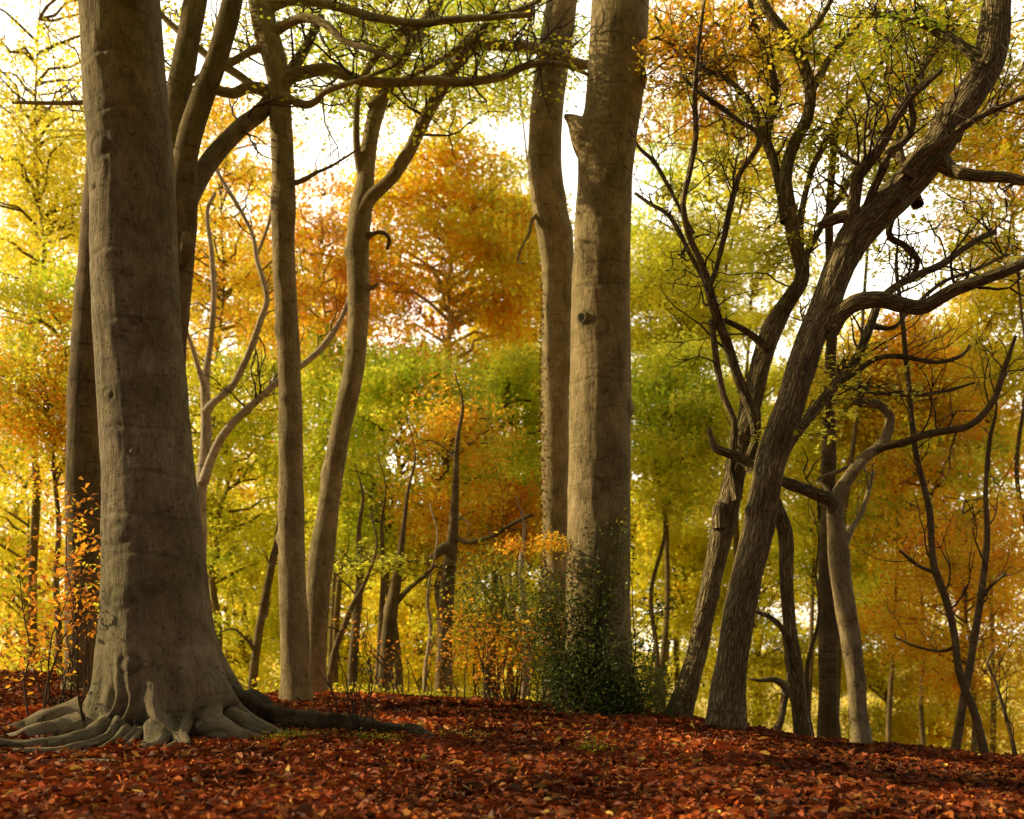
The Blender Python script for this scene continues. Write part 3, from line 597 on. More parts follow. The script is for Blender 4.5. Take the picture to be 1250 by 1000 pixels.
# thick central beech with the knot-hole
def central():
    Y = 14.3; base = gnd(730, Y)
    T = Tree('beech_tree', base, 'thick upright beech in the middle with a round knot hole, its foot in dark bushes', bark=M_beech2)
    gz = base[2]
    def zc(py): return CAMZ + (HOR - py) / F * Y
    hole = P(711, 398, Y); r0 = 73 * Y / F / 2
    marks = [(zc(398), R(-128), .10, .03, 0), (zc(408), R(-98), .12, .022, 0), (zc(100), R(-90 + 68), .12, .05, 1), (zc(500), R(-90 + 74), .12, .05, 0), (zc(600), R(-110), .16, .012, 0), (zc(225), R(-85), .06, .01, 0)]
    lines = [(zc(470), .007, 3), (zc(357), .006, 1.2), (zc(330), .006, 1.0), (zc(240), .004, 1.0), (zc(118), .006, 1.2), (zc(165), .005, .8), (zc(590), .005, .7), (zc(650), .004, .8), (zc(60), .004, .9)]
    def rf(p, th, s, rr, tn):
        z = p[:, 2][:, None]; h = np.clip(z - gz, 0, None)
        rr = rr + .10 * np.exp(-h / .35) * (1 + .5 * np.cos(5 * th[None, :]))
        for zs, ts, wd, dp, hollow in marks:
            dth = np.angle(np.exp(1j * (th[None, :] - ts))) * r0; d = np.hypot(dth, z - zs) / wd
            rr = rr + dp * np.exp(-(d / .95) ** 2); ring = np.exp(-((d - .95) / .16) ** 2); tn = tn * (1 - .35 * ring)
            if hollow: rr = rr - 2.6 * dp * np.exp(-(d / .42) ** 4); tn = tn * (1 - .8 * np.exp(-(d / .46) ** 4))
        for zs, dp, wd in lines:
            dth = np.angle(np.exp(1j * (th[None, :] + 1.57))); zz = zs + .02 * np.sin(dth * 4 + zs * 3)
            k = np.exp(-((z - zz) / .016) ** 2) * np.exp(-(dth / wd) ** 2); rr = rr - dp * k; tn = tn * (1 - .4 * k)
            rr = rr + dp * .8 * np.exp(-((z - zz + .06) / .05) ** 2)
        # the swelling below the torn stub on the left
        dth = np.angle(np.exp(1j * (th[None, :] - R(-160)))); rr = rr + .075 * np.exp(-(dth / .5) ** 2) * np.exp(-(((z - zc(165)) / np.where(z > zc(165), .16, .42)) ** 2))
        tn = tn * (1 - .3 * np.exp(-(dth / .35) ** 2) * np.exp(-((z - zc(168)) / .15) ** 2))
        return rr, tn
    T.stem('trunk', [(730, 880, 82), (730, 800, 79), (730, 720, 78), (731, 646, 77), (732, 544, 75), (733, 442, 74), (734, 340, 70), (737, 250, 67), (742, 180, 66), (750, 118, 70), (754, 60, 70), (757, 10, 70), (762, -80, 66), (768, -200, 60)], Y, root=True, seg=200, step=.022, bump=.012, fine=.005, rfun=rf)
    T.stem('broken_stub', [(742, 200, 46), (724, 176, 48), (710, 158, 34), (699, 147, 17), (689, 141, 5)], Y - .04, seg=22, step=.02, bump=.15)
    # the knot hole: a rolled lip around a flat dark disc painted as its inner shade
    for rws, y1 in (([(764, -140, 44), (850, -230, 30), (980, -280, 22), (1100, -300, 10)], 9.5), ([(765, -160, 44), (690, -260, 32), (560, -320, 24), (450, -340, 10)], 9.5), ([(768, -195, 60), (760, -320, 44), (780, -460, 20)], 13)): T.stem('limb', rws, Y, Y1=y1, seg=16)
    rm = dict(olive=3, green=4, yellow=3, gold=2); T.canopy([(760, -330, 420, 140, 8.8, 2.6, 170, rm), (780, -520, 300, 90, 9.3, 2.4, 60, rm)], .15, per=75, L=(1.2, 2.2), zmin=9.6)  # unseen crown added over the bank to block overhead sky light
    n = np.array([math.cos(R(-128)), math.sin(R(-128)), 0]); c = np.array([P(733, 398, Y)[0], Y, zc(397)]) + n * (r0 + .008)
    sd = np.cross([0, 0, 1.], n); th = np.linspace(0, 2 * np.pi, 25)
    ring = np.array([c + sd * .058 * math.cos(t) + np.array([0, 0, 1.]) * .064 * math.sin(t) + n * .020 for t in th])
    mb = MB(); tube(mb, np.column_stack([ring, np.full(25, .016)]), .02, 12, .3, 14, False, .002, .9); mb.build('knot_lip', M_beech2, T.o)
    mb = MB(); dv = [c + n * .033]; dv += [c + n * .033 + sd * .05 * math.cos(t) + np.array([0, 0, 1.]) * .056 * math.sin(t) for t in th[:-1]]
    mb.add(np.array(dv), None, [(0, k + 1, (k + 1) % 24 + 1) for k in range(24)]); mb.build('knot_hole', M_hole_shade, T.o)
    T.finish()
central()

# ------------------------------------------------------------------ 3. crooked trees on the right
T6 = Tree('oak_tree', gnd(887, 12.3), 'thick furrowed oak leaning right with a long diagonal trunk', bark=M_oak)
t6 = T6.stem('trunk', [(886, 905, 42), (889, 840, 41), (897, 780, 39.5), (906, 730, 38.5), (917, 680, 38), (926, 646, 37), (942, 560, 37), (965, 492, 36), (986, 424, 35), (1006, 375, 35), (1027, 320, 38), (1046, 286, 41), (1074, 258, 41), (1104, 228, 41), (1130, 198, 40), (1150, 168, 40), (1168, 138, 39), (1190, 108, 38), (1207, 75, 37), (1214, 35, 36), (1216, -20, 34), (1222, -90, 30)], 12.3, root=True, flare=.28, seg=64, step=.03, bump=.05, fine=.012, knobs=6)
LB = []
T7 = None
def L6(rows, Y=12.8, Y1=None, n=6, part='limb', seg=14, t=T6, **k):
    dy = -.5 if t is T6 else (0 if t is T7 else .2); Y += dy; Y1 = None if Y1 is None else Y1 + dy
    q = t.stem(part, rows, Y, Y1=Y1, seg=seg, knobs=2 if len(rows) > 5 else 0, bump=.09, **k); LB.append(q)
    if n: t.twigs(q, n, (.35, 1.0), levels=2, t0=.25)
    return q
L6([(1010, 400, 34), (1022, 385, 27), (1034, 376, 22), (1048, 369, 21), (1075, 366, 19), (1100, 372, 18), (1126, 375, 17), (1150, 362, 17), (1167, 353, 16), (1198, 342, 15), (1232, 329, 14), (1270, 312, 11)], Y1=12.0, n=5, seg=20)
L6([(1145, 190, 26), (1160, 206, 17), (1176, 212, 15), (1195, 215, 13), (1230, 217, 12), (1270, 226, 9)], Y1=12.1, n=4)
L6([(1034, 300, 26), (1039, 272, 18), (1043, 241, 16), (1047, 215, 15), (1057, 202, 14), (1075, 179, 13), (1092, 146, 12), (1112, 118, 10), (1128, 104, 8), (1150, 85, 5)], Y1=12.2, n=9)
L6([(1048, 280, 18), (1057, 255, 12), (1066, 232, 11), (1075, 213, 10), (1085, 188, 10), (1106, 170, 10), (1115, 147, 9), (1112, 128, 7), (1105, 100, 4)], Y1=12.3, n=6)
L6([(1046, 270, 24), (1034, 264, 17), (1020, 267, 15), (1008, 273, 13), (999, 276, 9)], Y=12.75, n=0, part='broken_stub', seg=16)
L6([(1108, 214, 20), (1126, 188, 12), (1150, 175, 11), (1171, 158, 10), (1198, 141, 9), (1230, 127, 8), (1265, 112, 6)], Y=12.6, Y1=11.9, n=6)
L6([(948, 565, 22), (962, 543, 14), (975, 525, 13), (1002, 492, 12), (1026, 461, 12), (1046, 437, 11), (1062, 398, 11), (1073, 370, 10), (1092, 351, 10), (1119, 336, 9), (1148, 324, 9), (1170, 308, 8), (1195, 292, 7), (1215, 283, 5)], Y=12.9, Y1=13.8, n=12)
L6([(1006, 486, 9), (1020, 470, 7), (1040, 458, 6), (1064, 441, 6), (1085, 435, 6), (1112, 437, 6), (1132, 441, 5.5), (1150, 442, 5), (1174, 434, 4.5), (1184, 421, 3)], Y=13.2, Y1=12.9, n=5, seg=9)
L6([(1008, 478, 8), (1023, 471, 5), (1057, 478, 5), (1090, 481, 5), (1119, 483, 5), (1145, 479, 4.5), (1164, 475, 4), (1190, 467, 3)], Y=13.2, Y1=12.7, n=5, seg=9)
L6([(1062, 398, 9), (1090, 400, 5), (1110, 380, 5), (1150, 345, 5), (1190, 330, 4), (1230, 310, 3)], Y=13.4, Y1=14, n=5, seg=8)
L6([(1120, 250, 16), (1110, 215, 9), (1098, 180, 8), (1105, 130, 7), (1130, 80, 6), (1160, 35, 5)], Y=13, Y1=13.8, n=8, seg=10)
L6([(1208, 80, 22), (1180, 60, 12), (1150, 40, 10), (1110, 25, 8), (1060, 15, 6)], Y=12.7, Y1=13.2, n=9, seg=10)
L6([(1100, 232, 12), (1085, 285, 8), (1105, 300, 8), (1120, 320, 7), (1110, 345, 6)], Y=13, Y1=13.9, n=4, seg=9)
mixT = dict(olive=4, green=3, lime=3, yellow=2, gold=3)
T6.canopy([(1085, 60, 115, 60, 13.4, .9, 40, mixT), (1180, 60, 60, 60, 13.2, .7, 15, mixT), (1195, 170, 55, 50, 13.0, .6, 11, dict(olive=3, gold=3, orange=2, yellow=2)), (1130, 290, 85, 50, 14.2, .6, 14, dict(lime=4, yellow=3, olive=2)),
           (1060, 150, 70, 60, 13.5, .7, 14, dict(lime=3, yellow=4, gold=3)), (1010, 490, 50, 35, 12.6, .3, 5, dict(lime=3, yellow=2)), (1070, 460, 80, 30, 12.9, .4, 5, dict(gold=3, yellow=3))], .072, per=90, L=(.5, 1.0))
T6.finish()

T10 = Tree('oak_tree', gnd(830, 13.3), 'gnarled many limbed oak just left of the leaning oak, dead stubs on its trunk', bark=M_oak)
T10.stem('trunk', [(829, 900, 24), (833, 868, 27), (842, 830, 27), (853, 785, 25), (863, 735, 24), (873, 690, 24), (884, 640, 26), (893, 600, 27), (901, 560, 27), (910, 520, 26), (920, 480, 26), (930, 440, 25), (941, 405, 24), (955, 380, 22), (966, 362, 20), (977, 345, 18), (979, 325, 17), (970, 295, 16), (963, 255, 16), (959, 215, 16), (970, 176, 15), (986, 140, 14), (989, 110, 14), (978, 72, 14), (956, 38, 13), (935, 10, 12), (915, -40, 9)], 13.3, root=True, flare=.25, seg=40, step=.03, bump=.08, fine=.01, knobs=9)
K = dict(t=T10)
L6([(878, 645, 18), (877, 622, 15), (881, 614, 12)], Y=13.0, n=0, part='broken_stub', **K)
L6([(915, 560, 18), (923, 536, 14), (918, 505, 13), (908, 478, 13), (899, 456, 12), (889, 423, 12), (880, 400, 11), (872, 376, 11), (864, 348, 11), (856, 320, 9), (842, 289, 8), (834, 250, 7), (843, 206, 7), (849, 165, 7), (848, 113, 6), (853, 52, 5), (860, 0, 4)], Y=13.0, Y1=12.0, n=20, **K)
L6([(864, 350, 8), (872, 335, 7), (882, 299, 7), (892, 251, 7), (903, 213, 7), (917, 192, 7), (927, 174, 7), (920, 158, 6), (905, 150, 6), (889, 138, 6), (870, 124, 5), (852, 112, 4), (830, 90, 3)], Y=12.6, Y1=12.2, n=12, **K)
L6([(960, 270, 16), (951, 226, 11), (944, 196, 11), (936, 172, 11), (940, 140, 11), (946, 110, 10), (940, 75, 8), (925, 40, 7), (915, 0, 5)], Y=13.1, Y1=13.7, n=12, **K)
L6([(935, 425, 16), (923, 413, 9), (912, 405, 8), (900, 398, 7), (884, 391, 6)], Y=13.0, Y1=12.7, n=1, **K)
L6([(966, 362, 14), (978, 335, 9), (986, 308, 8), (1000, 282, 8), (1013, 258, 8), (1028, 238, 7), (1048, 200, 6)], Y=13.2, Y1=13.8, n=5, **K)
L6([(976, 300, 12), (978, 262, 9), (989, 213, 8), (1001, 186, 8), (1013, 163, 8), (1026, 140, 7), (1040, 120, 7), (1062, 94, 6), (1090, 60, 4)], Y=13.2, Y1=13.9, n=9, **K)
L6([(1011, 165, 8), (1022, 182, 6), (1034, 192, 6), (1049, 202, 6)], Y=13.5, Y1=12.9, n=1, **K)
L6([(900, 610, 14), (894, 580, 9), (894, 561, 9), (896, 535, 9), (895, 511, 8), (884, 485, 8), (877, 455, 8), (872, 420, 8), (868, 390, 6)], Y=12.95, Y1=12.6, n=3, **K)
L6([(920, 574, 18), (913, 566, 13), (900, 557, 12), (888, 553, 11), (873, 547, 10), (869, 535, 7), (865, 522, 5)], Y=12.7, n=0, part='broken_stub', seg=12, **K)
L6([(846, 285, 6), (825, 245, 5), (800, 200, 5), (780, 180, 4), (765, 150, 3)], Y=12.3, Y1=12.6, n=6, seg=8, **K)
L6([(862, 345, 7), (845, 315, 6), (830, 285, 6), (815, 262, 5), (795, 250, 5), (775, 236, 4)], Y=12.6, Y1=12.9, n=5, seg=8, **K)
L6([(989, 112, 12), (1005, 85, 9), (1020, 60, 8), (1045, 35, 6), (1080, 5, 5)], Y=13.1, Y1=13.7, n=8, seg=9, **K)
L6([(975, 60, 11), (985, 42, 8), (1000, 25, 7), (1015, 0, 5)], Y=13.1, Y1=12.7, n=5, seg=9, **K)
L6([(936, 178, 9), (915, 125, 7), (885, 95, 6), (860, 85, 5), (830, 60, 4), (800, 45, 3)], Y=13.3, Y1=13.8, n=12, seg=8, **K)
T10.canopy([(885, 55, 90, 45, 14.1, .8, 30, dict(orange=5, gold=5, yellow=1)), (965, 55, 50, 50, 13.4, .7, 12, dict(yellow=3, gold=3, olive=1)), (835, 60, 35, 50, 14.0, .6, 8, dict(orange=3, gold=3)), (900, 260, 75, 70, 14.0, .8, 18, dict(lime=4, yellow=4)),
           (920, 170, 65, 50, 14.1, .6, 13, dict(lime=3, yellow=4, gold=2)), (1010, 150, 45, 65, 13.7, .5, 9, dict(lime=3, yellow=3, gold=1)), (870, 320, 55, 45, 13.8, .6, 11, dict(lime=4, yellow=3)), (1000, 250, 45, 45, 13.6, .4, 5, dict(lime=3, yellow=3))], .072, per=85, L=(.45, .9))
T10.finish()

T7 = Tree('oak_tree', gnd(1050, 12.7), 'crooked pale barked tree right of the leaning oak whose limbs bend back over', bark=M_beech2)
T7.stem('trunk', [(1051, 915, 23), (1047, 870, 21.5), (1044, 830, 22), (1039, 785, 24), (1033, 745, 25), (1027, 710, 25), (1024, 675, 25), (1021, 645, 22), (1019, 622, 20), (1022, 606, 17), (1036, 582, 15), (1056, 558, 14), (1072, 546, 14), (1083, 530, 12), (1086, 510, 12), (1075, 495, 11), (1057, 492, 11), (1038, 489, 9)], 12.7, root=True, flare=.3, seg=32, step=.03, bump=.07, fine=.008, knobs=7)
T7.stem('broken_stub', [(1052, 496, 10), (1051, 484, 9), (1054, 476, 8), (1061, 470, 6)], 12.65, seg=12, bark=M_dark)
L6([(1018, 628, 19), (1014, 611, 17), (999, 604, 15), (978, 596, 15), (962, 590, 14), (950, 585, 11)], Y=12.7, Y1=12.4, n=0, seg=18, t=T7, bark=M_oak)
L6([(1062, 553, 12), (1082, 545, 10), (1105, 540, 10), (1126, 532, 9.5), (1150, 527, 9), (1181, 521, 8.5), (1204, 502, 8.5), (1216, 482, 8), (1223, 460, 7), (1230, 438, 6), (1240, 410, 4)], Y=12.7, Y1=12.2, n=9, t=T7, bark=M_dark)
L6([(1020, 625, 10), (1010, 598, 6), (1000, 585, 5), (1025, 575, 5), (1045, 565, 4)], Y=12.9, Y1=13.1, n=1, t=T7, seg=9)
L6([(1030, 665, 12), (1040, 645, 7), (1052, 625, 6), (1060, 600, 5), (1066, 575, 4)], Y=12.9, Y1=13.5, n=3, t=T7, seg=9)
T7.finish()

def simple(rows, Y, label, bark, name='young_tree', limbs=(), flare=.2, seg=20, n=0, group=None, blobs=None, size=.07, **k):
    (ax_, ay_, aw_), (bx_, by_, bw_) = rows[-2], rows[-1]
    if abs(by_ - ay_) > 15: rows = list(rows) + [(bx_ + (bx_ - ax_) * .5 + 6, by_ - 45, bw_ * .55), (bx_ + (bx_ - ax_) * .6 - 4, by_ - 85, 1.2)]
    t = Tree(name, gnd(rows[0][0], Y), label, bark=bark, group=group)
    q = t.stem('trunk', rows, Y, root=True, flare=flare, seg=seg, knobs=5, **k)
    if n: t.twigs(q, n, (.4, 1.0), levels=2, t0=.3)
    for rws, y0, y1, m in limbs:
        ql = t.stem('limb', rws, y0, Y1=y1, seg=9, bump=.1)
        if m: t.twigs(ql, m, (.3, .9), levels=2, t0=.3)
    if blobs: t.canopy(blobs, size, per=70, L=(.35, .8))
    t.finish(); return t
simple([(980, 905, 20), (976, 860, 19.5), (972, 820, 19), (966, 780, 17), (962, 740, 16), (960, 700, 17), (960, 670, 18), (957, 645, 18), (950, 625, 17), (938, 590, 14), (925, 540, 11)], 13.3, 'olive brown trunk between the leaning oak and the dark straight trunk', M_oak, name='oak_tree',
       limbs=[([(961, 775, 10), (954, 766, 7), (946, 758, 6.5), (937, 752, 6), (922, 746, 5), (905, 735, 3)], 13.2, 13.0, 2)])
simple([(1012, 910, 25), (1011, 860, 24), (1011, 800, 24), (1010, 740, 23), (1010, 680, 21), (1011, 620, 19), (1012, 540, 17), (1013, 460, 14), (1016, 380, 12), (1012, 280, 10), (1018, 180, 8)], 14.0, 'dark straight trunk directly behind the crooked pale barked tree', M_dark, name='oak_tree', n=12)
simple([(948, 900, 9), (953, 880, 9), (957, 858, 9), (959, 840, 10), (951, 832, 8), (940, 829, 7), (928, 831, 5), (914, 828, 2)], 12.9, 'small bent dead sapling with a sideways snapped top under the leaning oak', M_dark, name='dead_sapling',
       limbs=[([(958, 845, 6), (962, 825, 4), (960, 800, 4), (956, 775, 3)], 12.9, 13.2, 2)], seg=12)
simple([(991, 900, 6), (986, 870, 6), (985, 840, 6), (986, 812, 5), (991, 790, 5), (998, 765, 5), (1001, 735, 4), (996, 700, 3)], 13.5, 'thin wavy sapling squeezed against the dark straight trunk', M_dark, seg=9, n=4)
simple([(1201, 930, 11), (1196, 895, 10.5), (1189, 868, 10), (1178, 842, 10), (1170, 815, 9.5), (1165, 775, 9), (1157, 740, 9), (1148, 713, 9), (1140, 690, 9), (1137, 660, 8), (1135, 625, 8), (1127, 590, 7.5), (1119, 560, 7), (1113, 513, 7), (1108, 458, 6.5), (1103, 406, 6), (1099, 370, 5), (1094, 320, 4)], 12.9, 'tall thin wavy sapling on the far right slope leaning left', M_dark, seg=14, n=12,
       limbs=[([(1144, 700, 6), (1120, 690, 4), (1098, 672, 3)], 12.9, 12.5, 3), ([(1166, 790, 6), (1148, 795, 4), (1120, 790, 3), (1092, 778, 2)], 12.9, 13.3, 3)])
simple([(1166, 928, 11), (1171, 885, 10), (1176, 855, 10), (1184, 812, 9.5), (1192, 765, 9), (1197, 730, 9), (1202, 690, 8), (1205, 650, 7), (1203, 600, 6), (1208, 540, 5)], 13.3, 'dark sapling crossing behind the wavy one on the far right slope', M_dark, seg=14, n=10,
       limbs=[([(1198, 730, 6), (1210, 715, 4), (1228, 700, 3)], 13.3, 13, 2)])
simple([(1240, 935, 6), (1232, 890, 5), (1222, 855, 5), (1214, 830, 4), (1205, 810, 4), (1212, 795, 3)], 12.6, 'bare twiggy sapling at the extreme right edge of the bank', M_dark, seg=8, n=5, name='dead_sapling')

# pale tree behind the big beech
T13 = Tree('birch_tree', gnd(240, 17.5), 'pale barked slender tree with open forked limbs between the massive beech and the slim trunk', bark=M_pale)
T13.stem('trunk', [(238, 860, 20), (240, 780, 18), (243, 700, 16), (246, 650, 14), (245, 600, 14), (250, 560, 14), (252, 525, 13), (251, 490, 12), (250, 470, 11), (254, 440, 8), (258, 408, 7), (261, 360, 7), (258, 306, 6), (253, 260, 5), (263, 235, 4)], 17.5, root=True, flare=.2, seg=18, knobs=5)
for rws, y1, m in (([(248, 590, 14), (258, 560, 11), (272, 532, 11), (288, 513, 10), (306, 496, 9), (340, 466, 9), (374, 442, 8), (400, 416, 8), (420, 382, 6), (430, 350, 4)], 17.3, 9),
                   ([(250, 505, 12), (260, 492, 9), (282, 473, 9), (294, 452, 8.5), (305, 428, 8), (318, 392, 7.5), (326, 366, 7), (322, 345, 6.5), (314, 318, 6), (309, 289, 5.5), (298, 265, 5), (282, 238, 5), (262, 205, 3.5)], 16.9, 12),
                   ([(250, 475, 9), (242, 448, 6), (235, 425, 6), (229, 408, 5), (222, 388, 4), (218, 360, 3)], 16.8, 3),
                   ([(313, 312, 5), (322, 290, 4), (330, 265, 4), (335, 235, 3)], 16.8, 3)):
    q = T13.stem('limb', rws, 17.4, Y1=y1, seg=10, knobs=2); T13.twigs(q, m, (.4, 1.2), levels=2, t0=.3)
T13.finish()

# ------------------------------------------------------------------ 4. wood behind the bank
def bg_tree(name, label, tx, Y, px, top, bot, hw, mix, mix2=None, w=14, nb=120, per=130, bark=None, lean=0, seed_rows=None, size=None, dens=1.0, leafw=4.5):
    hw *= 1.22; mid_, hh_ = (top + bot) / 2, (bot - top) / 2 * 1.14; top, bot = mid_ - hh_, mid_ + hh_; nb = int(nb * 1.25)
    base = gnd(tx, Y); T = Tree(name, base, label, bark=bark or M_dark, group='trees in the wood behind the bank')
    cz0, cz1 = P(px, bot, Y)[2], P(px, top, Y)[2]; cx = P(px, 0, Y)[0]; a = hw * Y / F; cz = (cz0 + cz1) / 2; hz = (cz1 - cz0) / 2
    size = size or leafw * Y / F * (1 + .25 * rng.uniform())
    r = w * Y / F / 2; mb = MB(); topz = cz + .8 * hz
    n = 9; t = np.linspace(0, 1, n); pts = np.zeros((n, 4)); bxp = np.array(base)
    pts[:, 0] = bxp[0] + (cx - bxp[0]) * t ** 1.4 + rng.normal(0, .30, n) * t * (1 - .5 * t); pts[:, 1] = Y + rng.normal(0, .13, n) * t
    pts[:, 2] = base[2] - .3 + (topz - base[2] + .3) * t; pts[:, 3] = r * (1 - .96 * t)
    ax = tube(mb, pts, .25, 10, .07, 1.0); crown = MB(); zmin = base[2] + .2
    for k in range(nb):
        v = rng.normal(size=3); v /= np.linalg.norm(v); v *= rng.uniform(.12, 1) ** .4
        tip = np.array([cx, Y, cz]) + v * np.array([a, min(a, 2.6) * .9, hz]) 
        tip += np.array([a * .3, 0, hz * .28]) * fbm((tip * .5)[None], 2)[0]
        if tip[2] < zmin: tip[2] = zmin + rng.uniform(0, .5)
        i = int(np.argmin(np.abs(ax[:, 2] - (tip[2] - .18 * np.linalg.norm(tip[:2] - np.array([cx, Y])) - .3)))); n0 = ax[i, :3]
        d = tip - n0; d[2] *= .3; d += rng.normal(size=3) * .5 * np.array([1, 1, .15]); ld = np.linalg.norm(d) + 1e-6; d /= ld
        L = rng.uniform(.8, 1.7) * min(1.3, .5 + a / 4)
        if k % 3 == 0 and np.linalg.norm(tip - n0) > .6:
            tt = np.linspace(0, 1, 6)[:, None]; c = n0 * (1 - tt) + tip * tt; c[:, 2] += .10 * np.linalg.norm(tip - n0) * np.sin(np.pi * tt[:, 0]); c[1:-1] += rng.normal(size=(4, 3)) * .08
            twig(mb, c, np.linspace(max(.02, r * .32), .008, 6), 5)
        f = (tip[2] - cz0) / (cz1 - cz0 + 1e-6); m = mix if (mix2 is None or rng.uniform() < np.clip(f * 1.4 - .2, .05, .95)) else mix2
        nl = int(per * 1.8 * dens * rng.uniform(.6, 1.3)); bc = palcols(m, 1)[0] * rng.uniform(.85, 1.15)
        col = np.where(rng.uniform(size=(nl, 1)) < .7, bc[None], palcols(m, nl))
        spray(crown, tip + d * L * .4, d, L, L * rng.uniform(.4, .65), nl, col, size, droop=rng.uniform(.1, .6), zj=.06)
    mb.build('trunk', T.bark, T.o); crown.build('crown', M_leaf, T.o, smooth=False)
B = bg_tree
# left
B('beech_tree', 'golden tree filling the top left corner beyond the massive beech', 40, 24, 62, -80, 330, 120, dict(yellow=5, gold=3, lime=2, olive=1), w=14)
B('beech_tree', 'green and rust tree at the left edge below the golden one', 70, 21, 60, 330, 590, 95, dict(olive=4, green=4, yellow=1), dict(orange=3, rust=1.5, olive=2, gold=2), w=12)
B('oak_tree', 'dark olive tree low at the left edge behind the orange sapling', 20, 26, 40, 560, 840, 110, dict(olive=4, gold=3, orange=1, lime=2), w=12, nb=90)
B('beech_tree', 'airy golden tree behind the open forks of the pale slender tree', 262, 27, 270, 120, 440, 85, dict(yellow=4, gold=4, orange=2), w=10, nb=95, per=100)
B('beech_tree', 'olive green tree behind the trunk of the pale slender tree', 257, 23, 285, 430, 720, 75, dict(green=2, olive=3, lime=4, yellow=2), w=15, nb=100)
B('beech_tree', 'lime yellow leafy tree low down between the massive beech and the slim trunk', 318, 33, 270, 600, 880, 115, dict(lime=5, yellow=4, green=2), w=14, nb=150)
B('beech_tree', 'pinkish orange tree just right of the slim straight trunk', 402, 29, 395, 215, 440, 58, dict(pink=4, orange=3, gold=3), w=10, nb=80, per=100)
B('beech_tree', 'leafy green tree framed by the slim trunk and the leaning trunk', 372, 26, 400, 430, 650, 60, dict(green=3, lime=4, yellow=1), w=10, nb=70)
# middle
B('beech_tree', 'large orange and gold tree left of centre with a pale trunk', 556, 30, 545, 165, 470, 105, dict(gold=4, orange=3, lime=3, yellow=2), dict(orange=4, gold=4, lime=2), w=17, nb=190, bark=M_pale)
B('beech_tree', 'golden crowned tree next to the slim sinuous beech', 625, 34, 630, 190, 480, 58, dict(gold=4, olive=3, yellow=2), w=10, nb=100)
B('maple_tree', 'fresh green tree spreading right of the leaning trunk', 478, 22.5, 495, 425, 690, 88, dict(green=3, lime=4, yellow=1.5), w=14, nb=130)
B('maple_tree', 'green tree directly left of the slim sinuous beech', 588, 25, 622, 440, 660, 62, dict(green=3, lime=3, olive=2), w=18, nb=100)
B('beech_tree', 'bright orange young tree glowing between the two green ones', 545, 20.5, 552, 470, 690, 56, dict(orange=4, gold=4, yellow=2), w=17, nb=75, per=65)
B('beech_tree', 'small orange tree beside the foot of the slim sinuous beech', 612, 23, 612, 580, 690, 50, dict(orange=4, gold=2, rust=2), w=9, nb=40, per=90)
B('beech_tree', 'bright yellow green tree low down right of the leaning trunk', 430, 34, 450, 620, 880, 110, dict(lime=5, yellow=5, olive=2), w=14, nb=170)
B('beech_tree', 'yellow green tree low down behind the dark holly', 600, 37, 590, 620, 880, 110, dict(lime=4, yellow=5, olive=3), w=10, nb=160)
B('beech_tree', 'small gold tree seen low between trunk foots left of the holly', 500, 29, 520, 640, 850, 70, dict(yellow=4, gold=3, lime=2), w=9, nb=70)
# right
B('beech_tree', 'bright lime tree catching the sun right of the thick upright beech', 800, 27, 830, 280, 430, 70, dict(lime=6, yellow=4), w=11, nb=110)
B('maple_tree', 'mid green tree right beside the thick upright beech', 795, 24, 825, 410, 600, 66, dict(green=3, lime=4, yellow=2), w=10, nb=110)
B('beech_tree', 'green gold tree between the thick beech and the gnarled oak', 815, 31, 825, 555, 740, 75, dict(lime=4, olive=2, yellow=4, gold=1.5), w=10, nb=110)
B('beech_tree', 'yellow tree low down left of the gnarled oak', 795, 37, 800, 660, 900, 90, dict(lime=4, yellow=5, olive=2), w=9, nb=120)
B('beech_tree', 'lime yellow tree low down behind the leaning oak', 930, 31, 930, 600, 920, 75, dict(lime=4, yellow=4, olive=3), w=8, nb=120)
B('beech_tree', 'olive gold tree behind the crooked pale barked tree', 985, 27, 1010, 450, 700, 72, dict(lime=3, yellow=4, green=2, gold=2), w=10, nb=110)
B('beech_tree', 'orange gold tree above the long bending limb on the right', 1085, 26, 1100, 390, 570, 75, dict(gold=5, orange=4, yellow=2), w=9, nb=100)
B('beech_tree', 'yellow green tree at the right edge below the long dark limb', 1215, 28, 1195, 345, 540, 65, dict(yellow=4, lime=3, gold=3, olive=1), w=9, nb=90, per=110)
B('maple_tree', 'orange and green tree behind the thin wavy sapling', 1120, 25, 1140, 520, 680, 85, dict(lime=2, green=2, gold=3, orange=3), w=9, nb=80, per=110)
B('beech_tree', 'rusty orange tree low at the right edge', 1195, 22, 1165, 620, 830, 80, dict(orange=5, gold=4, rust=1, olive=2), w=10, nb=100, per=110)
B('beech_tree', 'yellow green tree low right of the crooked pale barked tree', 1080, 31, 1085, 690, 930, 75, dict(lime=4, yellow=4, olive=3, gold=1), w=9, nb=120)
B('beech_tree', 'brown gold tree in the lower right corner beyond the slope', 1215, 30, 1200, 760, 950, 75, dict(gold=4, yellow=3, orange=1), w=8, nb=70)
B('beech_tree', 'sunlit tall lime tree behind the gnarled oak crown', 925, 33, 900, 170, 420, 80, dict(lime=5, yellow=4, gold=1), w=12, nb=85, per=85)
B('beech_tree', 'thin crowned green tree high behind the thick upright beech', 830, 36, 815, 120, 290, 60, dict(green=4, lime=3), w=9, nb=45, per=70)

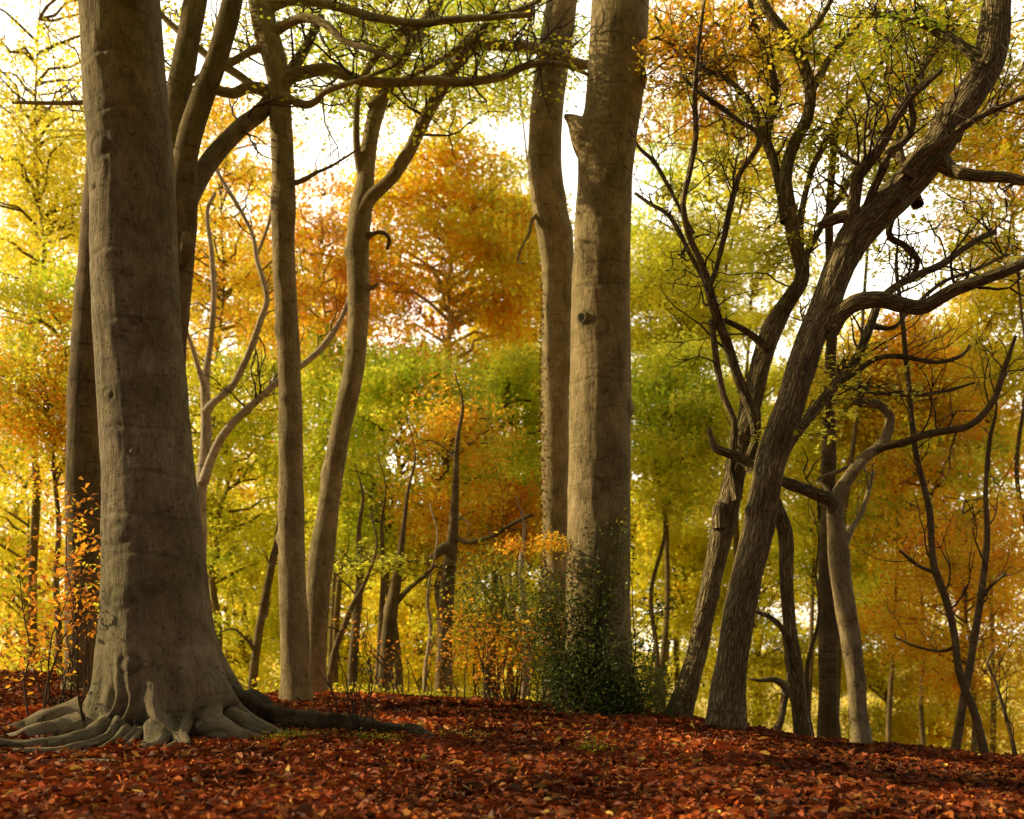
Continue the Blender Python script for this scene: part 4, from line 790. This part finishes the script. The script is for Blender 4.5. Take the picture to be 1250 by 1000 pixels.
# back row
B('oak_tree', 'olive and orange crown behind the arching top of the leaning oak', 1012, 25, 1100, -60, 240, 105, dict(olive=4, orange=2, green=2, gold=3), w=11, nb=120, per=100)
B('oak_tree', 'amber crown high behind the upper limbs of the gnarled oak', 897, 27, 905, -70, 190, 95, dict(orange=5, gold=4, olive=2), w=11, nb=100, per=100)
B('beech_tree', 'golden olive crown at the upper right edge beyond the limbs of the leaning oak', 1275, 24, 1225, 90, 330, 60, dict(gold=4, olive=3, orange=2, green=1), w=11, nb=80, per=95)
B('beech_tree', 'sparse olive crown high behind the fork of the leaning trunk', 402, 27, 480, -40, 120, 120, dict(olive=4, green=3, yellow=2), w=10, nb=80, per=85)
B('beech_tree', 'sparse green crown seen high between the leaning trunk and the slim sinuous beech', 735, 29, 610, -30, 110, 70, dict(green=3, olive=3), w=10, nb=45, per=80)
Ymix = dict(yellow=5, lime=3, gold=3)
B('beech_tree', 'pale gold tree far back at the left edge under the corner foliage', 25, 38, 45, 150, 600, 100, Ymix, w=10, nb=150, per=110)
B('beech_tree', 'tall amber tree far back between the massive beech and the slim trunk', 280, 40, 265, 200, 620, 95, dict(gold=5, yellow=4, orange=1.5), w=10, nb=170, per=110)
B('beech_tree', 'tall yellow tree far back between the slim trunk and the leaning trunk', 392, 42, 395, 320, 690, 75, Ymix, w=10, nb=120, per=110)
B('beech_tree', 'lime gold tree far back directly behind the thick upright beech', 735, 41, 730, 330, 700, 110, dict(lime=4, yellow=5, gold=1), w=10, nb=160, per=110)
B('beech_tree', 'yellow tree far back in the fork between the gnarled oak and the leaning oak', 905, 40, 915, 410, 720, 85, dict(lime=4, yellow=5), w=10, nb=140, per=110)
B('beech_tree', 'golden tree far back above the crooked pale barked tree', 1040, 41, 1040, 420, 740, 85, dict(gold=4, yellow=5, lime=2), w=10, nb=140, per=110)
B('beech_tree', 'broad golden tree far back at the right edge', 1175, 39, 1175, 390, 780, 100, dict(gold=5, yellow=2, orange=4), w=10, nb=170, per=110)
B('beech_tree', 'yellow lime tree far back above the dark evergreen bush', 640, 43, 650, 420, 740, 70, Ymix, w=10, nb=100, per=110)

B('beech_tree', 'golden yellow tree low and far back at the left edge', 10, 36, 25, 470, 860, 80, Ymix, w=10, nb=120, per=110)
B('beech_tree', 'lime gold tree low and far back just left of the slim trunk', 320, 44, 310, 560, 860, 80, Ymix, w=10, nb=110, per=110)

# low branch of lime leaves over the middle trunks
simple([(468, 860, 18), (472, 800, 18), (476, 760, 17), (482, 720, 14), (487, 690, 10), (492, 650, 7), (498, 600, 4)], 17.6, 'short ivy flecked trunk with a bright lime leaf fan, right of the leaning trunk', M_dark, name='young_tree',
       limbs=[([(484, 735, 9), (500, 718, 6), (515, 706, 5), (532, 690, 4)], 17.6, 17.2, 3), ([(487, 692, 8), (465, 685, 5), (440, 690, 4), (415, 694, 3)], 17.6, 17.0, 0)], blobs=[(465, 686, 50, 10, 17.2, .3, 16, dict(lime=5))])
simple([(538, 865, 19), (540, 820, 18), (543, 770, 18), (546, 720, 18), (550, 680, 16), (553, 650, 13), (556, 600, 9), (558, 540, 6)], 18.2, 'dark leaning trunk with a bent limb pointing left in the middle of the wood', M_dark, name='young_tree',
       limbs=[([(549, 690, 15), (548, 668, 13), (538, 672, 12), (527, 682, 9)], 18.1, 17.9, 0), ([(553, 655, 8), (572, 662, 6), (600, 655, 6), (625, 640, 5), (650, 628, 4)], 18.2, 17.6, 4)], n=6)
simple([(429, 860, 12), (431, 810, 12), (434, 770, 11), (437, 735, 11), (440, 700, 9), (438, 650, 6)], 18.5, 'dark thin trunk to the right of the leaning trunk foot', M_dark, n=6)
simple([(400, 850, 9), (408, 800, 8), (420, 765, 8), (430, 740, 7), (446, 710, 5)], 16.8, 'crooked dark sapling rising beside the leaning trunk foot', M_dark, n=6, seg=10)
simple([(459, 860, 8), (463, 800, 8), (466, 750, 8), (468, 700, 6), (466, 640, 4)], 19.5, 'thin dark trunk just left of the ivy flecked trunk', M_dark, n=4, seg=10)
simple([(518, 862, 5), (520, 810, 5), (526, 770, 5), (522, 735, 4.5), (526, 700, 3)], 17.8, 'thin pale sapling with a wavy stem left of the dark leaning trunk', M_pale, n=4, seg=8)
simple([(306, 860, 12), (312, 800, 11), (320, 750, 10), (330, 700, 9), (338, 660, 7), (345, 600, 5)], 19.5, 'leaning dark trunk seen left of the slim straight trunk', M_dark, n=8, limbs=[([(312, 795, 6), (300, 780, 4), (285, 768, 3), (268, 772, 2)], 19.4, 19, 3)])
simple([(640, 850, 11), (641, 820, 11), (645, 790, 10), (640, 740, 9), (636, 690, 7)], 16.5, 'pale stem rising inside the tangle of dark bushes', M_pale, n=3, seg=12)

# far wood: one mass of foliage closing the view, haze glow put into its leaf colours
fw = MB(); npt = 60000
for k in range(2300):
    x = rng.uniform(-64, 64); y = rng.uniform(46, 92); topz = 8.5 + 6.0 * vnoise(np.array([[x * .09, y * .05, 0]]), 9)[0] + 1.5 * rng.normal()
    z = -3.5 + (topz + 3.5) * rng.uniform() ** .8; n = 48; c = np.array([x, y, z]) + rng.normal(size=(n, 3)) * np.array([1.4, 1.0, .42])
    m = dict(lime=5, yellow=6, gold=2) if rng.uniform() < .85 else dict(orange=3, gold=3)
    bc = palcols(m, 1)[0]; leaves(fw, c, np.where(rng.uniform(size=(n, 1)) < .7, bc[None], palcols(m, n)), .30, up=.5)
o = fw.build('far_woodland', M_leaf, smooth=False); o['kind'] = 'stuff'; o['label'] = 'yellow green mass of distant woodland, haze glow in its leaf colour, beyond the nearer trees'; o['category'] = 'woodland'

# ------------------------------------------------------------------ 5. undergrowth
def bush(name, label, px, Y, spots, mix, size, M, nstem, cat='bush', up=.45, stem_r=.012, per=60, rad=.16, asp=.6):
    base = gnd(px, Y); o = empty(name, base, label, cat); st = MB(); lf = MB()
    for (sx, sy, rx, ry, dY, n) in spots:
        for _ in range(n):
            a = rng.uniform(0, 2 * np.pi); q = math.sqrt(rng.uniform()); y = Y + rng.uniform(-dY, dY); tip = P(sx + rx * q * math.cos(a), sy + ry * q * math.sin(a), y)
            gz = float(ground(tip[0], tip[1])); tip[2] = max(tip[2], gz + .06)
            m = int(per * rng.uniform(.5, 1.4)); pos = tip + rng.normal(size=(m, 3)) * rad * np.array([1, 1, .75]); pos[:, 2] = np.maximum(pos[:, 2], gz + .02)
            bc = palcols(mix, 1)[0]; leaves(lf, pos, np.where(rng.uniform(size=(m, 1)) < .6, bc[None], palcols(mix, m)), size, up=up, aspect=asp)
            if rng.uniform() < nstem:
                b0 = np.array(base) + np.array([rng.normal() * .2 + (tip[0] - base[0]) * .35, rng.normal() * .15, 0]); b0[2] = float(ground(b0[0], b0[1])) - .03
                t = np.linspace(0, 1, 6)[:, None]; c = b0 * (1 - t) + tip * t; c[:, 2] += .12 * np.sin(np.pi * t[:, 0]); c[1:-1] += rng.normal(size=(4, 3)) * .04
                twig(st, c, np.linspace(stem_r, stem_r * .3, 6), 5)
    st.build('stems', M_twig, o)['kind'] = 'stuff'; lf.build('foliage', M, o, smooth=False)['kind'] = 'stuff'; return o
bush('holly_bush', 'dark green evergreen bush around the foot of the thick upright beech', 745, 13.6, [(735, 852, 66, 26, .35, 46), (755, 815, 45, 42, .35, 26), (700, 825, 35, 40, .3, 34), (778, 850, 34, 30, .35, 20), (735, 878, 25, 10, .2, 8), (735, 835, 85, 55, .5, 30), (795, 850, 30, 40, .4, 12)], dict(holly=6, dgreen=1.5), .055, M_holly, .35, per=52, rad=.16)
bush('ivy_bush', 'tall loose dark leaved shrub climbing the lower trunk of the thick upright beech', 715, 13.75, [(690, 765, 40, 40, .25, 40), (740, 700, 28, 55, .12, 26), (700, 730, 45, 30, .3, 24), (750, 650, 12, 20, .08, 5), (800, 730, 14, 22, .2, 5), (665, 790, 28, 40, .3, 26)], dict(holly=5, dgreen=2, olive=.4), .055, M_holly, .35, per=32, rad=.13)
bush('ivy_bush', 'mottled dark green shrub left of the slim sinuous beech foot', 610, 15.4, [(600, 715, 38, 45, .5, 32), (640, 740, 40, 50, .5, 42), (585, 760, 24, 40, .4, 14)], dict(dgreen=5, holly=4, olive=2), .06, M_holly, .25, per=45, rad=.18)
bush('beech_sapling', 'orange leaved sapling tangle left of the dark evergreen bush', 610, 14.6, [(590, 790, 40, 40, .4, 26), (640, 800, 40, 38, .4, 26), (560, 770, 26, 40, .3, 9), (660, 770, 30, 30, .3, 10)], dict(orange=4, rust=4, gold=2, brown=2), .065, M_leaf, .3, per=24, rad=.17, cat='sapling')
bush('beech_sapling', 'bright orange leafy sprig beside the slim sinuous beech', 655, 14.2, [(672, 664, 26, 8, .2, 9), (628, 668, 16, 6, .2, 4)], dict(gold=4, orange=4), .065, M_leaf, .6, per=36, rad=.09, cat='sapling', stem_r=.007)
bush('beech_sapling', 'orange leaved sapling at the left edge in front of the dark trunk', 70, 10.9, [(100, 690, 34, 70, .4, 30), (60, 770, 34, 40, .4, 18), (45, 690, 30, 40, .4, 12), (90, 625, 28, 20, .3, 8), (30, 800, 25, 30, .4, 10)], dict(orange=3, rust=4, olive=2, brown=3), .075, M_leaf, .14, per=14, rad=.16, cat='sapling', up=.3)  # rust and brown in the leaf mix paint it dim, as in shadow
bush('rust_sapling', 'sparse rust leaved sapling behind the leaning trunk foot', 500, 16.3, [(480, 800, 30, 25, .4, 9), (530, 800, 22, 40, .3, 9), (425, 770, 20, 25, .3, 6)], dict(rust=4, orange=3), .06, M_leaf, .4, per=12, rad=.14, cat='sapling')

# bare twiggy shrubs
def twigs_shrub(name, label, px, py, Y, fans, r=.008, matl=None):
    bx, by, bz = P(px, py, Y); bz = float(ground(bx, by)); o = empty(name, (bx, by, bz), label, 'shrub'); mb = MB(); t = Tree.__new__(Tree)
    for (tx, ty) in fans:
        tip = P(tx, ty, Y + rng.uniform(-.25, .25)); b0 = np.array([bx + rng.normal() * .05, by + rng.normal() * .05, bz - .03]); k = np.linspace(0, 1, 8)[:, None]
        c = b0 * (1 - k) + tip * k; c[1:-1] += rng.normal(size=(6, 3)) * .022; c[:, 0] += (tip[0] - bx) * .12 * np.sin(np.pi * k[:, 0]); twig(mb, c, np.linspace(r, r * .35, 8), 6)
        for _ in range(3):
            i = rng.integers(2, 7); d = c[min(i + 1, 7)] - c[i - 1]; d /= np.linalg.norm(d); Tree._grow(t, mb, c[i], d, rng.uniform(.12, .32), r * .5, 1, .3, None)
    mb.build('stems', matl or M_twig, o)['kind'] = 'stuff'
twigs_shrub('bare_shrub', 'bare twiggy shrub at the tip of the long mossy root', 440, 880, 10.55, [(448, 745), (433, 800), (418, 820), (400, 825), (395, 840), (405, 855), (425, 790), (440, 815), (385, 810), (447, 800), (412, 775)])
twigs_shrub('bare_shrub', 'dark bare shrub at the left edge beside the massive beech roots', 88, 855, 11.2, [(40, 770), (55, 800), (70, 740), (35, 815), (85, 780), (60, 760), (78, 810), (100, 800), (25, 790)], .01)
twigs_shrub('bare_shrub', 'thin bare shoots leaning over in front of the thick upright beech foot', 690, 850, 12.4, [(770, 730), (680, 710)], .005, M_stem)
# sticks lying on the leaves
for k, (px, py, Y, L_, an, lab) in enumerate([(300, 925, 9.0, .5, 10, 'pale bare stick lying in front of the massive beech'), (262, 950, 8.0, .35, -20, 'short pale twig on bare soil below the massive beech roots'), (540, 935, 9.6, .6, 25, 'thin brown stick on the leaves in the middle of the bank'),
                                                 (690, 945, 8.6, .45, -15, 'dark stick on the leaves below the evergreen bush'), (980, 940, 10.5, .55, 12, 'thin stick on the leaves below the leaning oak')]):
    x, y, _ = P(px, py, Y); z = float(ground(x, y)); o = empty('fallen_stick', (x, y, z), lab, 'stick'); mb = MB()
    t = np.linspace(-.5, .5, 7); c = np.stack([x + t * L_ * math.cos(R(an)), y + t * L_ * math.sin(R(an)) + rng.normal(0, .012, 7), np.zeros(7)], -1); c[:, 2] = ground(c[:, 0], c[:, 1]) + .03 + rng.normal(0, .004, 7)
    twig(mb, c, np.linspace(.011, .006, 7), 7); Tree._grow(Tree.__new__(Tree), mb, c[3], (c[4] - c[3]) / np.linalg.norm(c[4] - c[3]), .16, .005, 1, .1, None); mb.build('stick', M_stem, o)
# tufts of moss and small plants on the bank
def tuft(px, py, Y, n, rad, mix, size, label, name='moss_tuft', cat='moss', h=.03):
    x, y, _ = P(px, py, Y); z = float(ground(x, y)); o = empty(name, (x, y, z), label, cat); mb = MB()
    pos = np.stack([x + rng.normal(size=n) * rad, y + rng.normal(size=n) * rad * .8, np.zeros(n)], -1); pos[:, 2] = ground(pos[:, 0], pos[:, 1]) + np.abs(rng.normal(size=n)) * h + .02
    leaves(mb, pos, palcols(mix, n), size, up=.2, aspect=.35); mb.build('foliage', M_leaf, o, smooth=False)['kind'] = 'stuff'
tuft(352, 912, 9.9, 700, .13, dict(green=3, olive=3, dgreen=4), .03, 'green moss tuft at the end of the right hand beech root')
tuft(455, 905, 10.0, 500, .14, dict(dgreen=4, olive=3), .03, 'mossy patch just below the tip of the long mossy root')
tuft(725, 925, 9.8, 260, .10, dict(dgreen=4, olive=3, brown=3), .05, 'small dull green plant among leaves below the evergreen bush', 'small_plant', 'plant', .08)
tuft(560, 915, 10.6, 200, .2, dict(dgreen=4, olive=3), .03, 'thin moss patch on the leafy bank right of the mossy root')
print('verts', sum(len(m.vertices) for m in bpy.data.meshes))
